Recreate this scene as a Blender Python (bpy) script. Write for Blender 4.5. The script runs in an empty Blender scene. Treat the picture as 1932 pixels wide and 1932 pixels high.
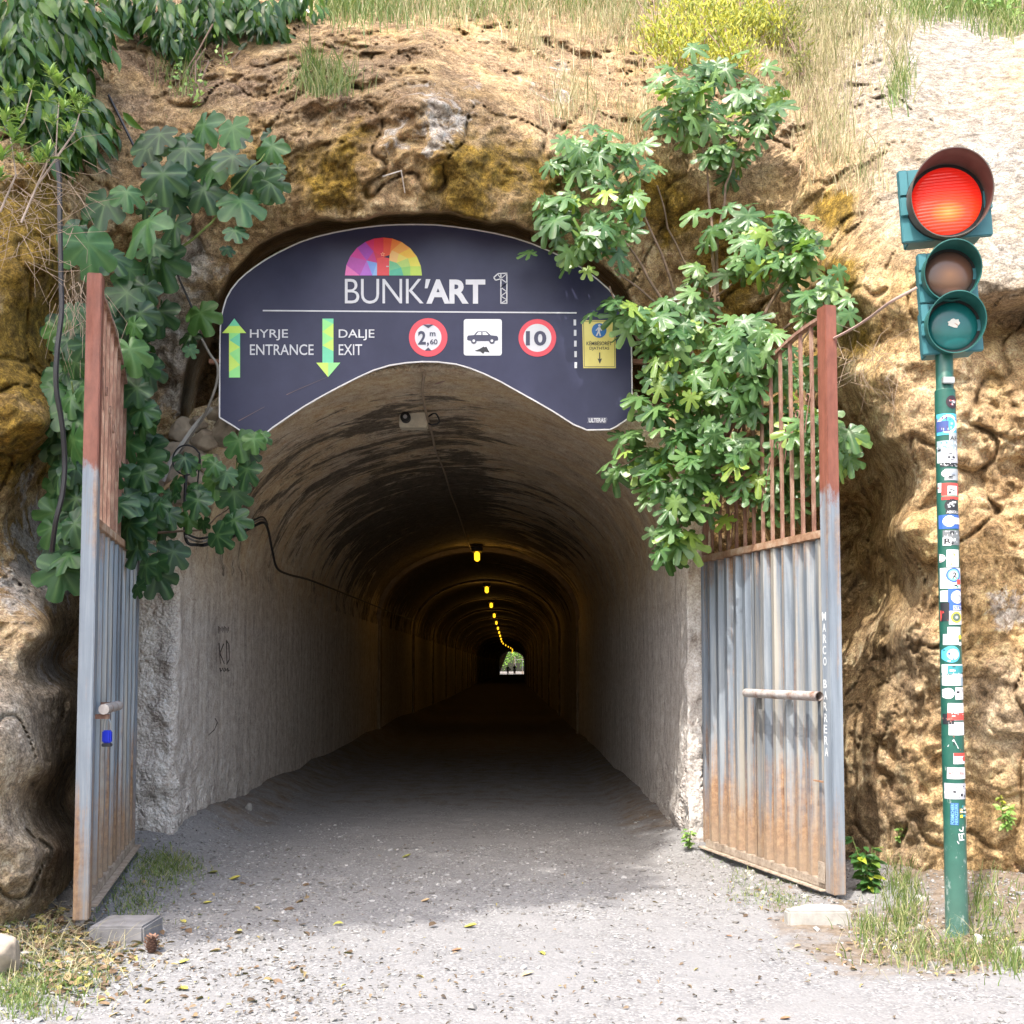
import bpy, bmesh, math, random
import numpy as np
from mathutils import Vector, Matrix
random.seed(7)
RNG = np.random.default_rng(7)
SC = bpy.context.scene
COL = SC.collection
R = math.radians

# ---------------------------------------------------------------- camera, sky, sun, exposure
W = 1932.0                 # working pixel grid of the photograph
F = 2200.0                 # focal length in those pixels
PITCH = math.atan(0.060)
YAW = -math.atan(6.0 / F)
SHIFT = (290.0 - F * 0.060) / W
CAMZ = 1.6
cam = bpy.data.cameras.new("camera")
cam.sensor_width = 36.0
cam.lens = 36.0 * F / W
cam.shift_y = SHIFT
cam.clip_start = 0.05
cam.clip_end = 2000
camo = bpy.data.objects.new("camera", cam)
camo.location = (0, 0, CAMZ)
camo.rotation_euler = (math.pi / 2 + PITCH, 0, YAW)
COL.objects.link(camo)
SC.camera = camo

SUN = Vector((0.55, 1.0, -1.92)).normalized()     # travel direction of the light
world = bpy.data.worlds.new("World")
SC.world = world
world.use_nodes = True
wn = world.node_tree.nodes
sky = wn.new("ShaderNodeTexSky")
sky.sky_type = 'NISHITA'
sky.sun_disc = False
sky.sun_elevation = math.asin(-SUN.z)
sky.sun_rotation = math.atan2(-SUN.x, -SUN.y)
sky.air_density = 1.4
sky.dust_density = 5.0
bg = wn["Background"]
world.node_tree.links.new(sky.outputs[0], bg.inputs[0])
bg.inputs[1].default_value = 0.15
sl = bpy.data.lights.new("sun", 'SUN')
sl.energy = 2.0
sl.angle = R(0.5)
sl.color = (1.0, 0.955, 0.88)
slo = bpy.data.objects.new("sun", sl)
slo.rotation_euler = SUN.to_track_quat('-Z', 'Y').to_euler()
slo.location = (-6, -10, 20)
COL.objects.link(slo)
SC.view_settings.view_transform = 'Standard'
SC.view_settings.look = 'None'
SC.view_settings.gamma = 1.0
SC.view_settings.exposure = 1.74
SC.render.engine = 'CYCLES'
SC.cycles.max_bounces = 8
SC.cycles.diffuse_bounces = 5
SC.cycles.transparent_max_bounces = 4
SC.cycles.caustics_reflective = False
SC.cycles.caustics_refractive = False
SC.cycles.sample_clamp_indirect = 6.0

# ---------------------------------------------------------------- pixel <-> world
cp, sp = math.cos(PITCH), math.sin(PITCH)
cy, sy = math.cos(YAW), math.sin(YAW)
def ray(px, py):
    u = (px - 966.0) / F
    v = (966.0 - py) / F + SHIFT * W / F
    x, y, z = u, cp - v * sp, sp + v * cp
    return Vector((x * cy - y * sy, x * sy + y * cy, z))
def at(px, py, Y):
    d = ray(px, py)
    t = Y / d.y
    return Vector((d.x * t, Y, CAMZ + d.z * t))
def gr(px, py, z=0.0):
    d = ray(px, py)
    t = (z - CAMZ) / d.z
    return Vector((d.x * t, d.y * t, z))

# ---------------------------------------------------------------- noise
def _hash(ix, iy, iz, seed):
    h = (ix.astype(np.int64) * 374761393 + iy.astype(np.int64) * 668265263 + iz.astype(np.int64) * 2147483647 + seed * 1274126177) & 0xFFFFFFFF
    h = ((h ^ (h >> 13)) * 1274126177) & 0xFFFFFFFF
    h = ((h ^ (h >> 16)) * 2246822519) & 0xFFFFFFFF
    h = h ^ (h >> 15)
    return (h & 0xFFFFFF) / float(0xFFFFFF)
def vn(x, y, z, seed=0):
    x, y, z = np.broadcast_arrays(np.asarray(x, float), np.asarray(y, float), np.asarray(z, float))
    ix, iy, iz = np.floor(x), np.floor(y), np.floor(z)
    fx, fy, fz = x - ix, y - iy, z - iz
    fx, fy, fz = [f * f * f * (f * (f * 6 - 15) + 10) for f in (fx, fy, fz)]
    r = 0
    for a in (0, 1):
        for b in (0, 1):
            for c in (0, 1):
                w = (fx if a else 1 - fx) * (fy if b else 1 - fy) * (fz if c else 1 - fz)
                r = r + w * _hash(ix + a, iy + b, iz + c, seed)
    return r * 2 - 1
def fbm(x, y, z, oct=4, seed=0, gain=0.5):
    a, s, t = 1.0, 0.0, 0.0
    for o in range(oct):
        k = 2.0 ** o
        s = s + a * vn(x * k + 3.1 * o, y * k - 1.7 * o, z * k + 5.3 * o, seed + o)
        t += a
        a *= gain
    return s / t
def ridge(x, y, z, oct=4, seed=0):
    a, s, t = 1.0, 0.0, 0.0
    for o in range(oct):
        k = 2.1 ** o
        s = s + a * (1 - 2 * np.abs(vn(x * k, y * k, z * k, seed + o)))
        t += a
        a *= 0.5
    return s / t
def sstep(a, b, x):
    t = np.clip((x - a) / (b - a), 0, 1)
    return t * t * (3 - 2 * t)

# ---------------------------------------------------------------- objects
def tag(o, label=None, cat=None, group=None, kind=None):
    if label: o["label"] = label
    if cat: o["category"] = cat
    if group: o["group"] = group
    if kind: o["kind"] = kind
    return o
def link(name, me, mat=None, parent=None):
    o = bpy.data.objects.new(name, me)
    if mat is not None:
        me.materials.append(mat)
    COL.objects.link(o)
    if parent is not None:
        o.parent = parent
    return o
def empty(name, loc=(0, 0, 0), label=None, cat=None, group=None, rz=0.0):
    o = bpy.data.objects.new(name, None)
    o.location = loc
    o.rotation_euler = (0, 0, rz)
    o.empty_display_size = 0.1
    COL.objects.link(o)
    return tag(o, label, cat, group)
def npmesh(name, verts, faces, mat=None, parent=None, smooth=True, attrs=None):
    """verts (n,3); faces (m,k) all the same size k"""
    verts = np.asarray(verts, dtype=np.float32)
    faces = np.asarray(faces, dtype=np.int32)
    me = bpy.data.meshes.new(name)
    me.vertices.add(len(verts))
    me.vertices.foreach_set("co", verts.ravel())
    m, k = faces.shape
    me.loops.add(m * k)
    me.loops.foreach_set("vertex_index", faces.ravel())
    me.polygons.add(m)
    me.polygons.foreach_set("loop_start", np.arange(0, m * k, k, dtype=np.int32))
    me.polygons.foreach_set("loop_total", np.full(m, k, dtype=np.int32))
    me.update(calc_edges=True)
    me.polygons.foreach_set("use_smooth", np.full(m, smooth, dtype=bool))
    if attrs:
        for an, av in attrs.items():
            at_ = me.attributes.new(an, 'FLOAT', 'POINT')
            at_.data.foreach_set("value", np.asarray(av, dtype=np.float32).ravel())
    me.update()
    return link(name, me, mat, parent)
def gridfaces(nu, nv):
    """index [i*nv+j]"""
    i, j = np.meshgrid(np.arange(nu - 1), np.arange(nv - 1), indexing='ij')
    a = (i * nv + j).ravel()
    return np.stack([a, a + nv, a + nv + 1, a + 1], 1)
class MB:
    """collects simple shapes into one mesh"""
    def __init__(s): s.v = []; s.f = []
    def add(s, vs, fs):
        n = len(s.v)
        s.v += [tuple(v) for v in vs]
        s.f += [tuple(i + n for i in f) for f in fs]
        return s
    def box(s, x0, x1, y0, y1, z0, z1):
        vs = [(x, y, z) for x in (x0, x1) for y in (y0, y1) for z in (z0, z1)]
        return s.add(vs, [(0, 1, 3, 2), (4, 6, 7, 5), (0, 4, 5, 1), (2, 3, 7, 6), (0, 2, 6, 4), (1, 5, 7, 3)])
    def tube(s, pts, r0, r1=None, n=8, caps=True):
        pts = [Vector(p) for p in pts]
        r1 = r0 if r1 is None else r1
        m = len(pts)
        vs = []
        up = Vector((0.13, 0.21, 1)).normalized()
        prev = None
        for i, p in enumerate(pts):
            t = (pts[min(i + 1, m - 1)] - pts[max(i - 1, 0)]).normalized()
            if prev is None:
                a = t.cross(up)
                if a.length < 1e-3: a = t.cross(Vector((1, 0, 0)))
            else:
                a = prev - t * prev.dot(t)
            a.normalize(); prev = a
            b = t.cross(a)
            r = r0 + (r1 - r0) * i / max(1, m - 1)
            for k in range(n):
                th = 2 * math.pi * k / n
                vs.append(p + (a * math.cos(th) + b * math.sin(th)) * r)
        fs = [(i * n + k, i * n + (k + 1) % n, (i + 1) * n + (k + 1) % n, (i + 1) * n + k) for i in range(m - 1) for k in range(n)]
        if caps:
            fs += [tuple(range(n))[::-1], tuple((m - 1) * n + k for k in range(n))]
        return s.add(vs, fs)
    def lathe(s, prof, n=32, axis='y', c=(0, 0, 0), arc=None):
        """prof list of (radius, along)"""
        vs = []
        for (r, h) in prof:
            for k in range(n):
                th = 2 * math.pi * k / n
                p = (r * math.cos(th), h, r * math.sin(th)) if axis == 'y' else (r * math.cos(th), r * math.sin(th), h)
                vs.append((p[0] + c[0], p[1] + c[1], p[2] + c[2]))
        m = len(prof)
        fs = [(i * n + k, i * n + (k + 1) % n, (i + 1) * n + (k + 1) % n, (i + 1) * n + k) for i in range(m - 1) for k in range(n)]
        return s.add(vs, fs)
    def prism(s, poly, y0, y1, map=None):
        """poly [(x,z)] extruded along y"""
        n = len(poly)
        vs = [(x, y0, z) for x, z in poly] + [(x, y1, z) for x, z in poly]
        if map: vs = [map(v) for v in vs]
        fs = [tuple(range(n)), tuple(range(n, 2 * n))[::-1]] + [((i + 1) % n, i, n + i, n + (i + 1) % n) for i in range(n)]
        return s.add(vs, fs)
    def build(s, name, mat, parent=None, smooth=False, bevel=0.0, xf=None):
        me = bpy.data.meshes.new(name)
        v = s.v if xf is None else [tuple(xf @ Vector(p)) for p in s.v]
        me.from_pydata(v, [], s.f)
        bm = bmesh.new(); bm.from_mesh(me)
        if bevel > 0:
            es = [e for e in bm.edges if len(e.link_faces) == 2 and e.calc_face_angle(0) > 0.6]
            bmesh.ops.bevel(bm, geom=es, offset=bevel, segments=2, affect='EDGES', clamp_overlap=True)
        bmesh.ops.recalc_face_normals(bm, faces=bm.faces)
        bm.to_mesh(me); bm.free()
        if smooth:
            me.polygons.foreach_set("use_smooth", np.ones(len(me.polygons), dtype=bool))
            try: me.set_sharp_from_angle(angle=R(38))
            except Exception: pass
        return link(name, me, mat, parent)

# ---------------------------------------------------------------- material helpers
class NT:
    def __init__(s, name):
        s.m = bpy.data.materials.new(name); s.m.use_nodes = True
        s.t = s.m.node_tree; s.n = s.t.nodes; s.l = s.t.links
        s.b = s.n["Principled BSDF"]
        s._co = None
    def co(s):
        if s._co is None:
            s._co = s.n.new("ShaderNodeTexCoord").outputs["Object"]
        return s._co
    def mapping(s, scale=(1, 1, 1), rot=(0, 0, 0), loc=(0, 0, 0), src=None):
        m = s.n.new("ShaderNodeMapping")
        m.inputs["Scale"].default_value = scale; m.inputs["Rotation"].default_value = rot; m.inputs["Location"].default_value = loc
        s.l.new(src or s.co(), m.inputs[0]); return m.outputs[0]
    def noise(s, scale, detail=6, rough=0.55, vec=None, dist=0.0, w=None):
        t = s.n.new("ShaderNodeTexNoise")
        t.inputs["Scale"].default_value = scale; t.inputs["Detail"].default_value = detail
        t.inputs["Roughness"].default_value = rough; t.inputs["Distortion"].default_value = dist
        s.l.new(vec or s.co(), t.inputs["Vector"]); return t.outputs["Fac"]
    def voro(s, scale, feature='F1', vec=None, out="Distance", rand=1.0):
        t = s.n.new("ShaderNodeTexVoronoi"); t.feature = feature
        t.inputs["Scale"].default_value = scale
        t.inputs["Randomness"].default_value = rand
        s.l.new(vec or s.co(), t.inputs["Vector"]); return t.outputs[out]
    def ramp(s, fac, stops, interp='LINEAR'):
        r = s.n.new("ShaderNodeValToRGB"); r.color_ramp.interpolation = interp
        e = r.color_ramp.elements
        while len(e) < len(stops): e.new(0.5)
        for i, (p, c) in enumerate(stops):
            e[i].position = p
            e[i].color = (c, c, c, 1) if isinstance(c, (int, float)) else (c[0], c[1], c[2], 1)
        s.l.new(fac, r.inputs[0]); return r.outputs[0]
    def attr(s, name):
        a = s.n.new("ShaderNodeAttribute"); a.attribute_name = name
        return a.outputs["Fac"]
    def attrc(s, name):
        a = s.n.new("ShaderNodeAttribute"); a.attribute_name = name
        return a.outputs["Color"]
    def math(s, op, a, b=None, clamp=False):
        m = s.n.new("ShaderNodeMath"); m.operation = op; m.use_clamp = clamp
        for i, v in enumerate((a, b)):
            if v is None: continue
            if isinstance(v, (int, float)): m.inputs[i].default_value = v
            else: s.l.new(v, m.inputs[i])
        return m.outputs[0]
    def mix(s, fac, a, b, mode='MIX'):
        m = s.n.new("ShaderNodeMix"); m.data_type = 'RGBA'; m.blend_type = mode; m.clamp_factor = True
        ins = [i for i in m.inputs if i.enabled] if False else m.inputs
        for idx, v in ((0, fac), (6, a), (7, b)):
            if isinstance(v, (int, float)): m.inputs[idx].default_value = v if idx == 0 else (v, v, v, 1)
            elif isinstance(v, (tuple, list)): m.inputs[idx].default_value = (v[0], v[1], v[2], 1)
            else: s.l.new(v, m.inputs[idx])
        return m.outputs[2]
    def warp(s, amt, scale, base=None):
        t = s.n.new("ShaderNodeTexNoise"); t.inputs["Scale"].default_value = scale; t.inputs["Detail"].default_value = 4
        s.l.new(base or s.co(), t.inputs["Vector"])
        m = s.n.new("ShaderNodeVectorMath"); m.operation = 'MULTIPLY_ADD'
        s.l.new(t.outputs["Color"], m.inputs[0]); m.inputs[1].default_value = (amt, amt, amt); s.l.new(base or s.co(), m.inputs[2])
        return m.outputs[0]
    def sep(s, src=None):
        x = s.n.new("ShaderNodeSeparateXYZ"); s.l.new(src or s.co(), x.inputs[0]); return x.outputs
    def bump(s, h, strength=0.5, dist=0.02, prev=None):
        b = s.n.new("ShaderNodeBump"); b.inputs["Strength"].default_value = strength; b.inputs["Distance"].default_value = dist
        s.l.new(h, b.inputs["Height"])
        if prev is not None: s.l.new(prev, b.inputs["Normal"])
        return b.outputs[0]
    def set(s, color=None, rough=None, metal=None, normal=None, spec=None, emit=None, estr=None, trans=None, sss=None):
        def put(k, v):
            if v is None: return
            i = s.b.inputs[k]
            if isinstance(v, (int, float)): i.default_value = v
            elif isinstance(v, (tuple, list)): i.default_value = (v[0], v[1], v[2], 1)
            else: s.l.new(v, i)
        put("Base Color", color); put("Roughness", rough); put("Metallic", metal); put("Normal", normal)
        put("Specular IOR Level", spec); put("Emission Color", emit); put("Emission Strength", estr)
        return s.m
def srgb(r, g, b):
    f = lambda c: (c / 255 / 12.92) if c / 255 <= 0.04045 else ((c / 255 + 0.055) / 1.055) ** 2.4
    return (f(r), f(g), f(b))
def plain(name, color, rough=0.6, metal=0.0, var=0.12, scale=20.0, bump=0.0):
    t = NT(name)
    n = t.noise(scale, 5)
    c = t.mix(t.ramp(n, [(0.3, 0.0), (0.7, 1.0)]), tuple(x * (1 - var) for x in color), tuple(min(1, x * (1 + var)) for x in color))
    nb = t.bump(n, bump, 0.005) if bump else None
    return t.set(color=c, rough=rough, metal=metal, normal=nb)
# ================================================================ materials of the setting
def rock_material():
    t = NT("sandstone")
    n1 = t.noise(0.9, 8, 0.6)
    n2 = t.noise(4.5, 10, 0.65, dist=0.4)
    n3 = t.noise(16, 8, 0.7)
    base = t.ramp(n2, [(0.28, (0.17, 0.105, 0.06)), (0.42, (0.38, 0.25, 0.13)), (0.55, (0.57, 0.41, 0.235)), (0.72, (0.75, 0.60, 0.40))])
    warm = t.ramp(n2, [(0.3, (0.22, 0.12, 0.04)), (0.6, (0.62, 0.41, 0.16))])
    base = t.mix(t.ramp(n1, [(0.42, 0.0), (0.6, 0.6)]), base, warm)
    # earth and dead roots
    st = t.mapping((14, 14, 2.2))
    root = t.noise(1.6, 8, 0.7, vec=st, dist=1.2)
    earth = t.ramp(root, [(0.35, (0.11, 0.07, 0.045)), (0.5, (0.28, 0.185, 0.115)), (0.68, (0.52, 0.39, 0.265))])
    base = t.mix(t.math('MULTIPLY', t.attr("earth"), t.ramp(t.noise(2.5, 6, 0.6), [(0.38, 0.25), (0.55, 1.0)])), base, earth)
    # grey weathered stone
    grey = t.ramp(t.noise(7, 9, 0.7), [(0.3, (0.20, 0.175, 0.15)), (0.52, (0.36, 0.325, 0.285)), (0.72, (0.56, 0.52, 0.47))])
    fl_ = t.sep(t.voro(34, vec=t.mapping((1, 1, 1.8)), out='Color'))
    grey = t.mix(0.55, grey, t.ramp(fl_[0], [(0.3, 0.38), (0.75, 0.55), (0.95, 0.85)]), 'OVERLAY')
    base = t.mix(t.attr("grey"), base, grey)
    # moss
    mn = t.noise(1.9, 9, 0.62, dist=0.5)
    mk = t.math('MULTIPLY', t.attr("moss"), 1.0)
    mfac = t.math('ADD', t.math('MULTIPLY', mk, 0.62), t.math('SUBTRACT', mn, 0.78))
    mfac = t.math('MULTIPLY', mfac, 5.0, clamp=True)
    mcol = t.ramp(t.noise(9, 8, 0.7), [(0.3, (0.06, 0.04, 0.01)), (0.5, (0.21, 0.13, 0.016)), (0.7, (0.46, 0.29, 0.04))])
    base = t.mix(t.math('MULTIPLY', mfac, 0.9), base, mcol)
    # pale lichen and lime crust in broken patches
    ln = t.noise(3.2, 12, 0.72, dist=0.9)
    lf = t.math('ADD', t.math('MULTIPLY', t.attr("pale"), 0.42), t.math('SUBTRACT', ln, 0.72))
    lf = t.math('MULTIPLY', lf, 12.0, clamp=True)
    lcol = t.ramp(n3, [(0.3, (0.34, 0.30, 0.26)), (0.6, (0.66, 0.60, 0.54))])
    base = t.mix(t.math('MULTIPLY', lf, 0.9), base, lcol)
    # dark spots of old growth
    dk = t.ramp(t.noise(11, 9, 0.75, dist=0.3), [(0.36, 1.0), (0.44, 0.0)])
    base = t.mix(t.math('MULTIPLY', dk, 0.45), base, (0.055, 0.035, 0.02))
    fine = t.noise(70, 6, 0.75)
    base = t.mix(0.6, base, t.ramp(fine, [(0.40, 0.15), (0.60, 0.85)]), 'OVERLAY')
    base = t.mix(0.6, base, t.ramp(t.noise(13, 9, 0.75, dist=0.6), [(0.36, 0.12), (0.5, 0.5), (0.62, 0.85)]), 'OVERLAY')
    vo = t.voro(26)
    h = t.math('ADD', t.math('MULTIPLY', t.noise(22, 12, 0.72), 1.0), t.math('MULTIPLY', vo, 0.25))
    b1 = t.bump(h, 0.9, 0.055)
    b2 = t.bump(fine, 0.6, 0.012, b1)
    return t.set(color=base, rough=0.93, normal=b2, spec=0.2)
M_ROCK = rock_material()

def ground_material():
    t = NT("gravel_road")
    n1 = t.noise(0.8, 6, 0.6)
    v = t.voro(75, out="Color")
    sv = t.sep(v)
    grain = t.ramp(sv[0], [(0.0, (0.105, 0.102, 0.106)), (0.4, (0.18, 0.177, 0.18)), (0.8, (0.245, 0.24, 0.24)), (1.0, (0.35, 0.345, 0.345))])
    fine = t.noise(120, 5, 0.7)
    dust = t.ramp(fine, [(0.3, (0.19, 0.187, 0.19)), (0.7, (0.255, 0.25, 0.25))])
    c = t.mix(t.ramp(t.noise(2.3, 8, 0.65), [(0.4, 0.25), (0.6, 0.85)]), grain, dust)
    brown = t.ramp(t.noise(16, 9, 0.7), [(0.3, (0.09, 0.068, 0.052)), (0.55, (0.19, 0.15, 0.115)), (0.75, (0.29, 0.24, 0.19))])
    df = t.math('ADD', t.attr("dirt"), t.math('MULTIPLY', t.math('SUBTRACT', t.noise(3.5, 8, 0.7), 0.5), 1.1))
    c = t.mix(t.ramp(df, [(0.38, 0.0), (0.62, 1.0)]), c, brown)
    sp_ = t.ramp(t.noise(30, 4, 0.5), [(0.30, 1.0), (0.335, 0.0)])
    c = t.mix(t.math('MULTIPLY', sp_, 0.55), c, (0.11, 0.09, 0.07))
    vo = t.voro(75)
    h = t.math('SUBTRACT', t.math('MULTIPLY', fine, 0.5), t.math('MULTIPLY', vo, 0.7))
    nb = t.bump(h, 0.5, 0.008)
    return t.set(color=c, rough=0.95, normal=nb, spec=0.15)
M_GROUND = ground_material()

def concrete_material():
    t = NT("tunnel_concrete")
    x, y, z = t.sep()[:]
    n2 = t.noise(3.0, 10, 0.65)
    c = t.ramp(n2, [(0.3, (0.48, 0.39, 0.28)), (0.5, (0.66, 0.55, 0.41)), (0.7, (0.76, 0.66, 0.52))])
    yel = t.ramp(t.noise(1.6, 6, 0.6), [(0.42, 0.0), (0.6, 1.0)])
    c = t.mix(t.math('MULTIPLY', yel, 0.55), c, (0.74, 0.56, 0.32))
    # vertical run marks on the side walls, grey at the foot
    vs = t.noise(1.0, 8, 0.65, vec=t.mapping((9, 9, 0.7)))
    wallc = t.ramp(vs, [(0.3, (0.42, 0.38, 0.35)), (0.5, (0.58, 0.53, 0.49)), (0.7, (0.70, 0.65, 0.60))])
    wf = t.ramp(z, [(0.0, 1.0), (1.0, 0.0)])
    mr = t.n.new("ShaderNodeMapRange"); t.l.new(z, mr.inputs[0])
    mr.inputs[1].default_value = 2.0; mr.inputs[2].default_value = 2.9; mr.inputs[3].default_value = 1.0; mr.inputs[4].default_value = 0.0
    c = t.mix(mr.outputs[0], c, wallc)
    # soot: long streaks that follow the formwork rings
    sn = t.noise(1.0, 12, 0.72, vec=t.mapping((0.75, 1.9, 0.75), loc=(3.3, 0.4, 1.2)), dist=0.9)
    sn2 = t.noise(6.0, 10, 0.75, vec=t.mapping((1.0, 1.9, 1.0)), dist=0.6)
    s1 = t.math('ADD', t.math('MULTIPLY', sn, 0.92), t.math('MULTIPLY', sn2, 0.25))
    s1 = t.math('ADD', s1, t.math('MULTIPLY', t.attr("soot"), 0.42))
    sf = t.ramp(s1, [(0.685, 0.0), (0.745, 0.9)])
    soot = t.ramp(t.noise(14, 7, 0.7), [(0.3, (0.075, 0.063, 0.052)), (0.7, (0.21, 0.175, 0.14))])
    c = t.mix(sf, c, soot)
    fine = t.noise(60, 7, 0.75)
    c = t.mix(0.55, c, t.ramp(fine, [(0.38, 0.2), (0.62, 0.8)]), 'OVERLAY')
    c = t.mix(0.5, c, t.ramp(t.noise(9, 9, 0.75, dist=0.5), [(0.38, 0.2), (0.5, 0.5), (0.62, 0.78)]), 'OVERLAY')
    wv = t.warp(0.10, 9)
    peb = t.math('ADD', t.voro(15, vec=wv), t.math('MULTIPLY', t.voro(37, vec=wv), 0.6))
    hh = t.math('ADD', t.math('MULTIPLY', t.noise(14, 10, 0.7), 0.8), t.math('MULTIPLY', fine, 0.3))
    pb = t.math('MULTIPLY', t.math('MULTIPLY', peb, -1.4), t.attr("rough"))
    nb = t.bump(t.math('ADD', hh, pb), 0.75, 0.03)
    return t.set(color=c, rough=0.9, normal=nb, spec=0.2)
M_CONC = concrete_material()

# ================================================================ tunnel profile
def tcx(Y):   # centre line; the bore bends to the right far inside
    return -0.675 + 1.25 * float(sstep(112, 175, Y))
NPROF = 260
def profile(hw=2.225, spring=2.6, rise=1.6, n=NPROF):
    pts, nor = [], []
    nw = int(n * 0.27)
    for i in range(nw):
        pts.append((-hw, -0.15 + (spring + 0.15) * i / nw)); nor.append((-1, 0))
    na = n - 2 * nw
    for i in range(na + 1):
        th = math.pi - math.pi * i / na
        pts.append((hw * math.cos(th), spring + rise * math.sin(th) ** 0.94 if math.sin(th) > 0 else spring))
        nx, nz = math.cos(th) / hw, math.sin(th) / rise
        l = math.hypot(nx, nz); nor.append((nx / l, nz / l))
    for i in range(nw - 1, -1, -1):
        pts.append((hw, -0.15 + (spring + 0.15) * i / nw)); nor.append((1, 0))
    return np.array(pts), np.array(nor)
MOUTH = 10.15

# ================================================================ cliff
CP = [(-500,1700,7.4),(-500,900,7.9),(-150,1700,7.1),(0,1750,6.95),(60,1700,7.1),(-200,1200,7.4),(0,1200,7.35),(80,1200,7.42),(88,1450,7.35),(100,1600,7.3),(112,1300,7.9),(140,1500,9.9),(200,1500,10.5),
(125,1250,9.7),(0,800,7.65),(85,800,7.8),(135,850,9.4),(0,500,7.95),(80,500,8.1),(0,300,8.3),(80,250,8.7),(-300,400,8.2),(-300,0,8.8),(150,600,9.3),(200,500,9.6),
(200,800,10.0),(230,1000,10.2),(150,1000,10.0),(250,700,9.9),(300,600,9.75),(350,500,9.6),(330,700,9.95),(300,850,10.15),(300,1000,10.35),(240,1300,10.5),(220,1650,10.4),
(200,300,9.3),(300,350,9.3),(200,100,9.7),(100,50,9.5),(0,0,9.3),(400,400,9.45),(400,200,9.6),(480,430,9.45),(350,60,10.3),
(550,400,9.25),(700,385,9.15),(850,385,9.2),(1000,400,9.4),(600,300,9.15),(800,300,9.1),(1000,300,9.4),(600,180,9.45),(800,150,9.5),(1000,180,9.9),
(600,90,10.1),(800,70,10.4),(1000,90,10.9),(600,0,11.4),(800,0,12.0),(1000,0,12.6),(400,0,10.9),(0,-250,10.6),(300,-250,12.0),(600,-250,13.4),(1000,-250,15),(1500,-250,15.6),(1900,-250,16),
(1100,450,10.0),(1200,450,10.3),(1300,450,10.5),(1200,250,10.1),(1300,200,10.4),(1400,300,10.3),(1400,100,11.3),(1300,0,12.7),(1500,0,13),(1500,100,11.6),
(1500,200,10.8),(1500,350,10.2),(1500,500,10.4),(1300,650,11.0),(1450,650,10.9),(1300,850,10.9),(1450,900,10.7),(1350,1050,10.5),(1400,1400,10.5),(1400,1650,10.3),
(1545,500,9.6),(1600,450,9.2),(1565,650,9.9),(1600,700,9.0),(1610,560,8.8),(1550,900,10.6),(1600,880,10.4),(1640,980,10.5),(1640,1100,10.3),(1650,1250,9.5),
(1620,1400,9.3),(1620,1600,9.3),(1620,1690,9.0),(1675,830,8.7),(1705,1000,8.35),(1720,1200,8.35),(1705,1400,8.5),(1720,1650,8.4),(1740,760,8.4),(1800,1000,8.2),(1800,1300,8.2),
(1850,1600,8.1),(1900,1720,7.9),(1930,1200,8.0),(1930,900,8.3),(1850,720,8.5),(1930,640,8.5),(1932,545,7.95),(1800,530,8.1),(1700,500,8.5),
(1650,350,9.2),(1800,350,9.0),(1932,350,8.8),(1650,200,10.1),(1800,200,10.0),(1932,200,9.7),(1700,60,11.4),(1932,80,11.2),(1932,0,12.6),(1700,0,12.8),
(2200,1700,7.3),(2200,1000,7.5),(2200,500,7.6),(2200,200,9.3),(2300,0,12),(2800,1700,6),(2800,900,6.2),(2800,300,8.5)]
Q0 = 9.0     # the face is modelled radially: quasi coordinates are those of the sheet at 9 m
_d = [ray(px, py) for px, py, Y in CP]
_cp = np.array([(d.x / d.y * Q0, Y, d.z / d.y * Q0) for d, (px, py, Y) in zip(_d, CP)])
_K = lambda r2: np.sqrt(r2 + 0.04 ** 2)
_n = len(_cp)
_M = np.zeros((_n + 3, _n + 3)); _M[:_n, :_n] = _K((_cp[:, None, 0] - _cp[None, :, 0]) ** 2 + (_cp[:, None, 2] - _cp[None, :, 2]) ** 2)
_M[:_n, _n] = 1; _M[:_n, _n + 1] = _cp[:, 0]; _M[:_n, _n + 2] = _cp[:, 2]; _M[_n:, :_n] = _M[:_n, _n:].T
_w = np.linalg.solve(_M, np.concatenate([_cp[:, 1], [0, 0, 0]]))
def base_depth(x, z):
    out = _w[_n] + _w[_n + 1] * x + _w[_n + 2] * z
    for i in range(_n):
        out = out + _w[i] * _K((x - _cp[i, 0]) ** 2 + (z - _cp[i, 2]) ** 2)
    out = out + np.clip(-4.3 - x, 0, 30) * 1.1 + np.clip(x - 4.6, 0, 30) * 0.9
    return np.clip(out, 5.0, 60)
CAVE = [(300,1080),(318,860),(330,790),(352,700),(385,605),(425,520),(480,462),(560,425),(700,405),(850,402),(1000,428),(1100,470),(1170,535),(1230,620),(1255,700),(1265,800),(1290,900),(1300,1080),(1000,1080),(500,1080)]
def q(px, py):
    d = ray(px, py); return (d.x / d.y * Q0, d.z / d.y * Q0)
_cv = np.array([q(*c) for c in CAVE])
def polysd(x, z, P):
    """signed distance, positive inside"""
    d = np.full(x.shape, 1e9); ins = np.zeros(x.shape, bool)
    n = len(P)
    for i in range(n):
        a, b = P[i], P[(i + 1) % n]
        ex, ez = b - a
        t = np.clip(((x - a[0]) * ex + (z - a[1]) * ez) / (ex * ex + ez * ez), 0, 1)
        d = np.minimum(d, np.hypot(x - a[0] - t * ex, z - a[1] - t * ez))
        c = ((a[1] > z) != (b[1] > z)) & (x < (b[0] - a[0]) * (z - a[1]) / (b[1] - a[1] + 1e-12) + a[0])
        ins ^= c
    return np.where(ins, d, -d)
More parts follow.
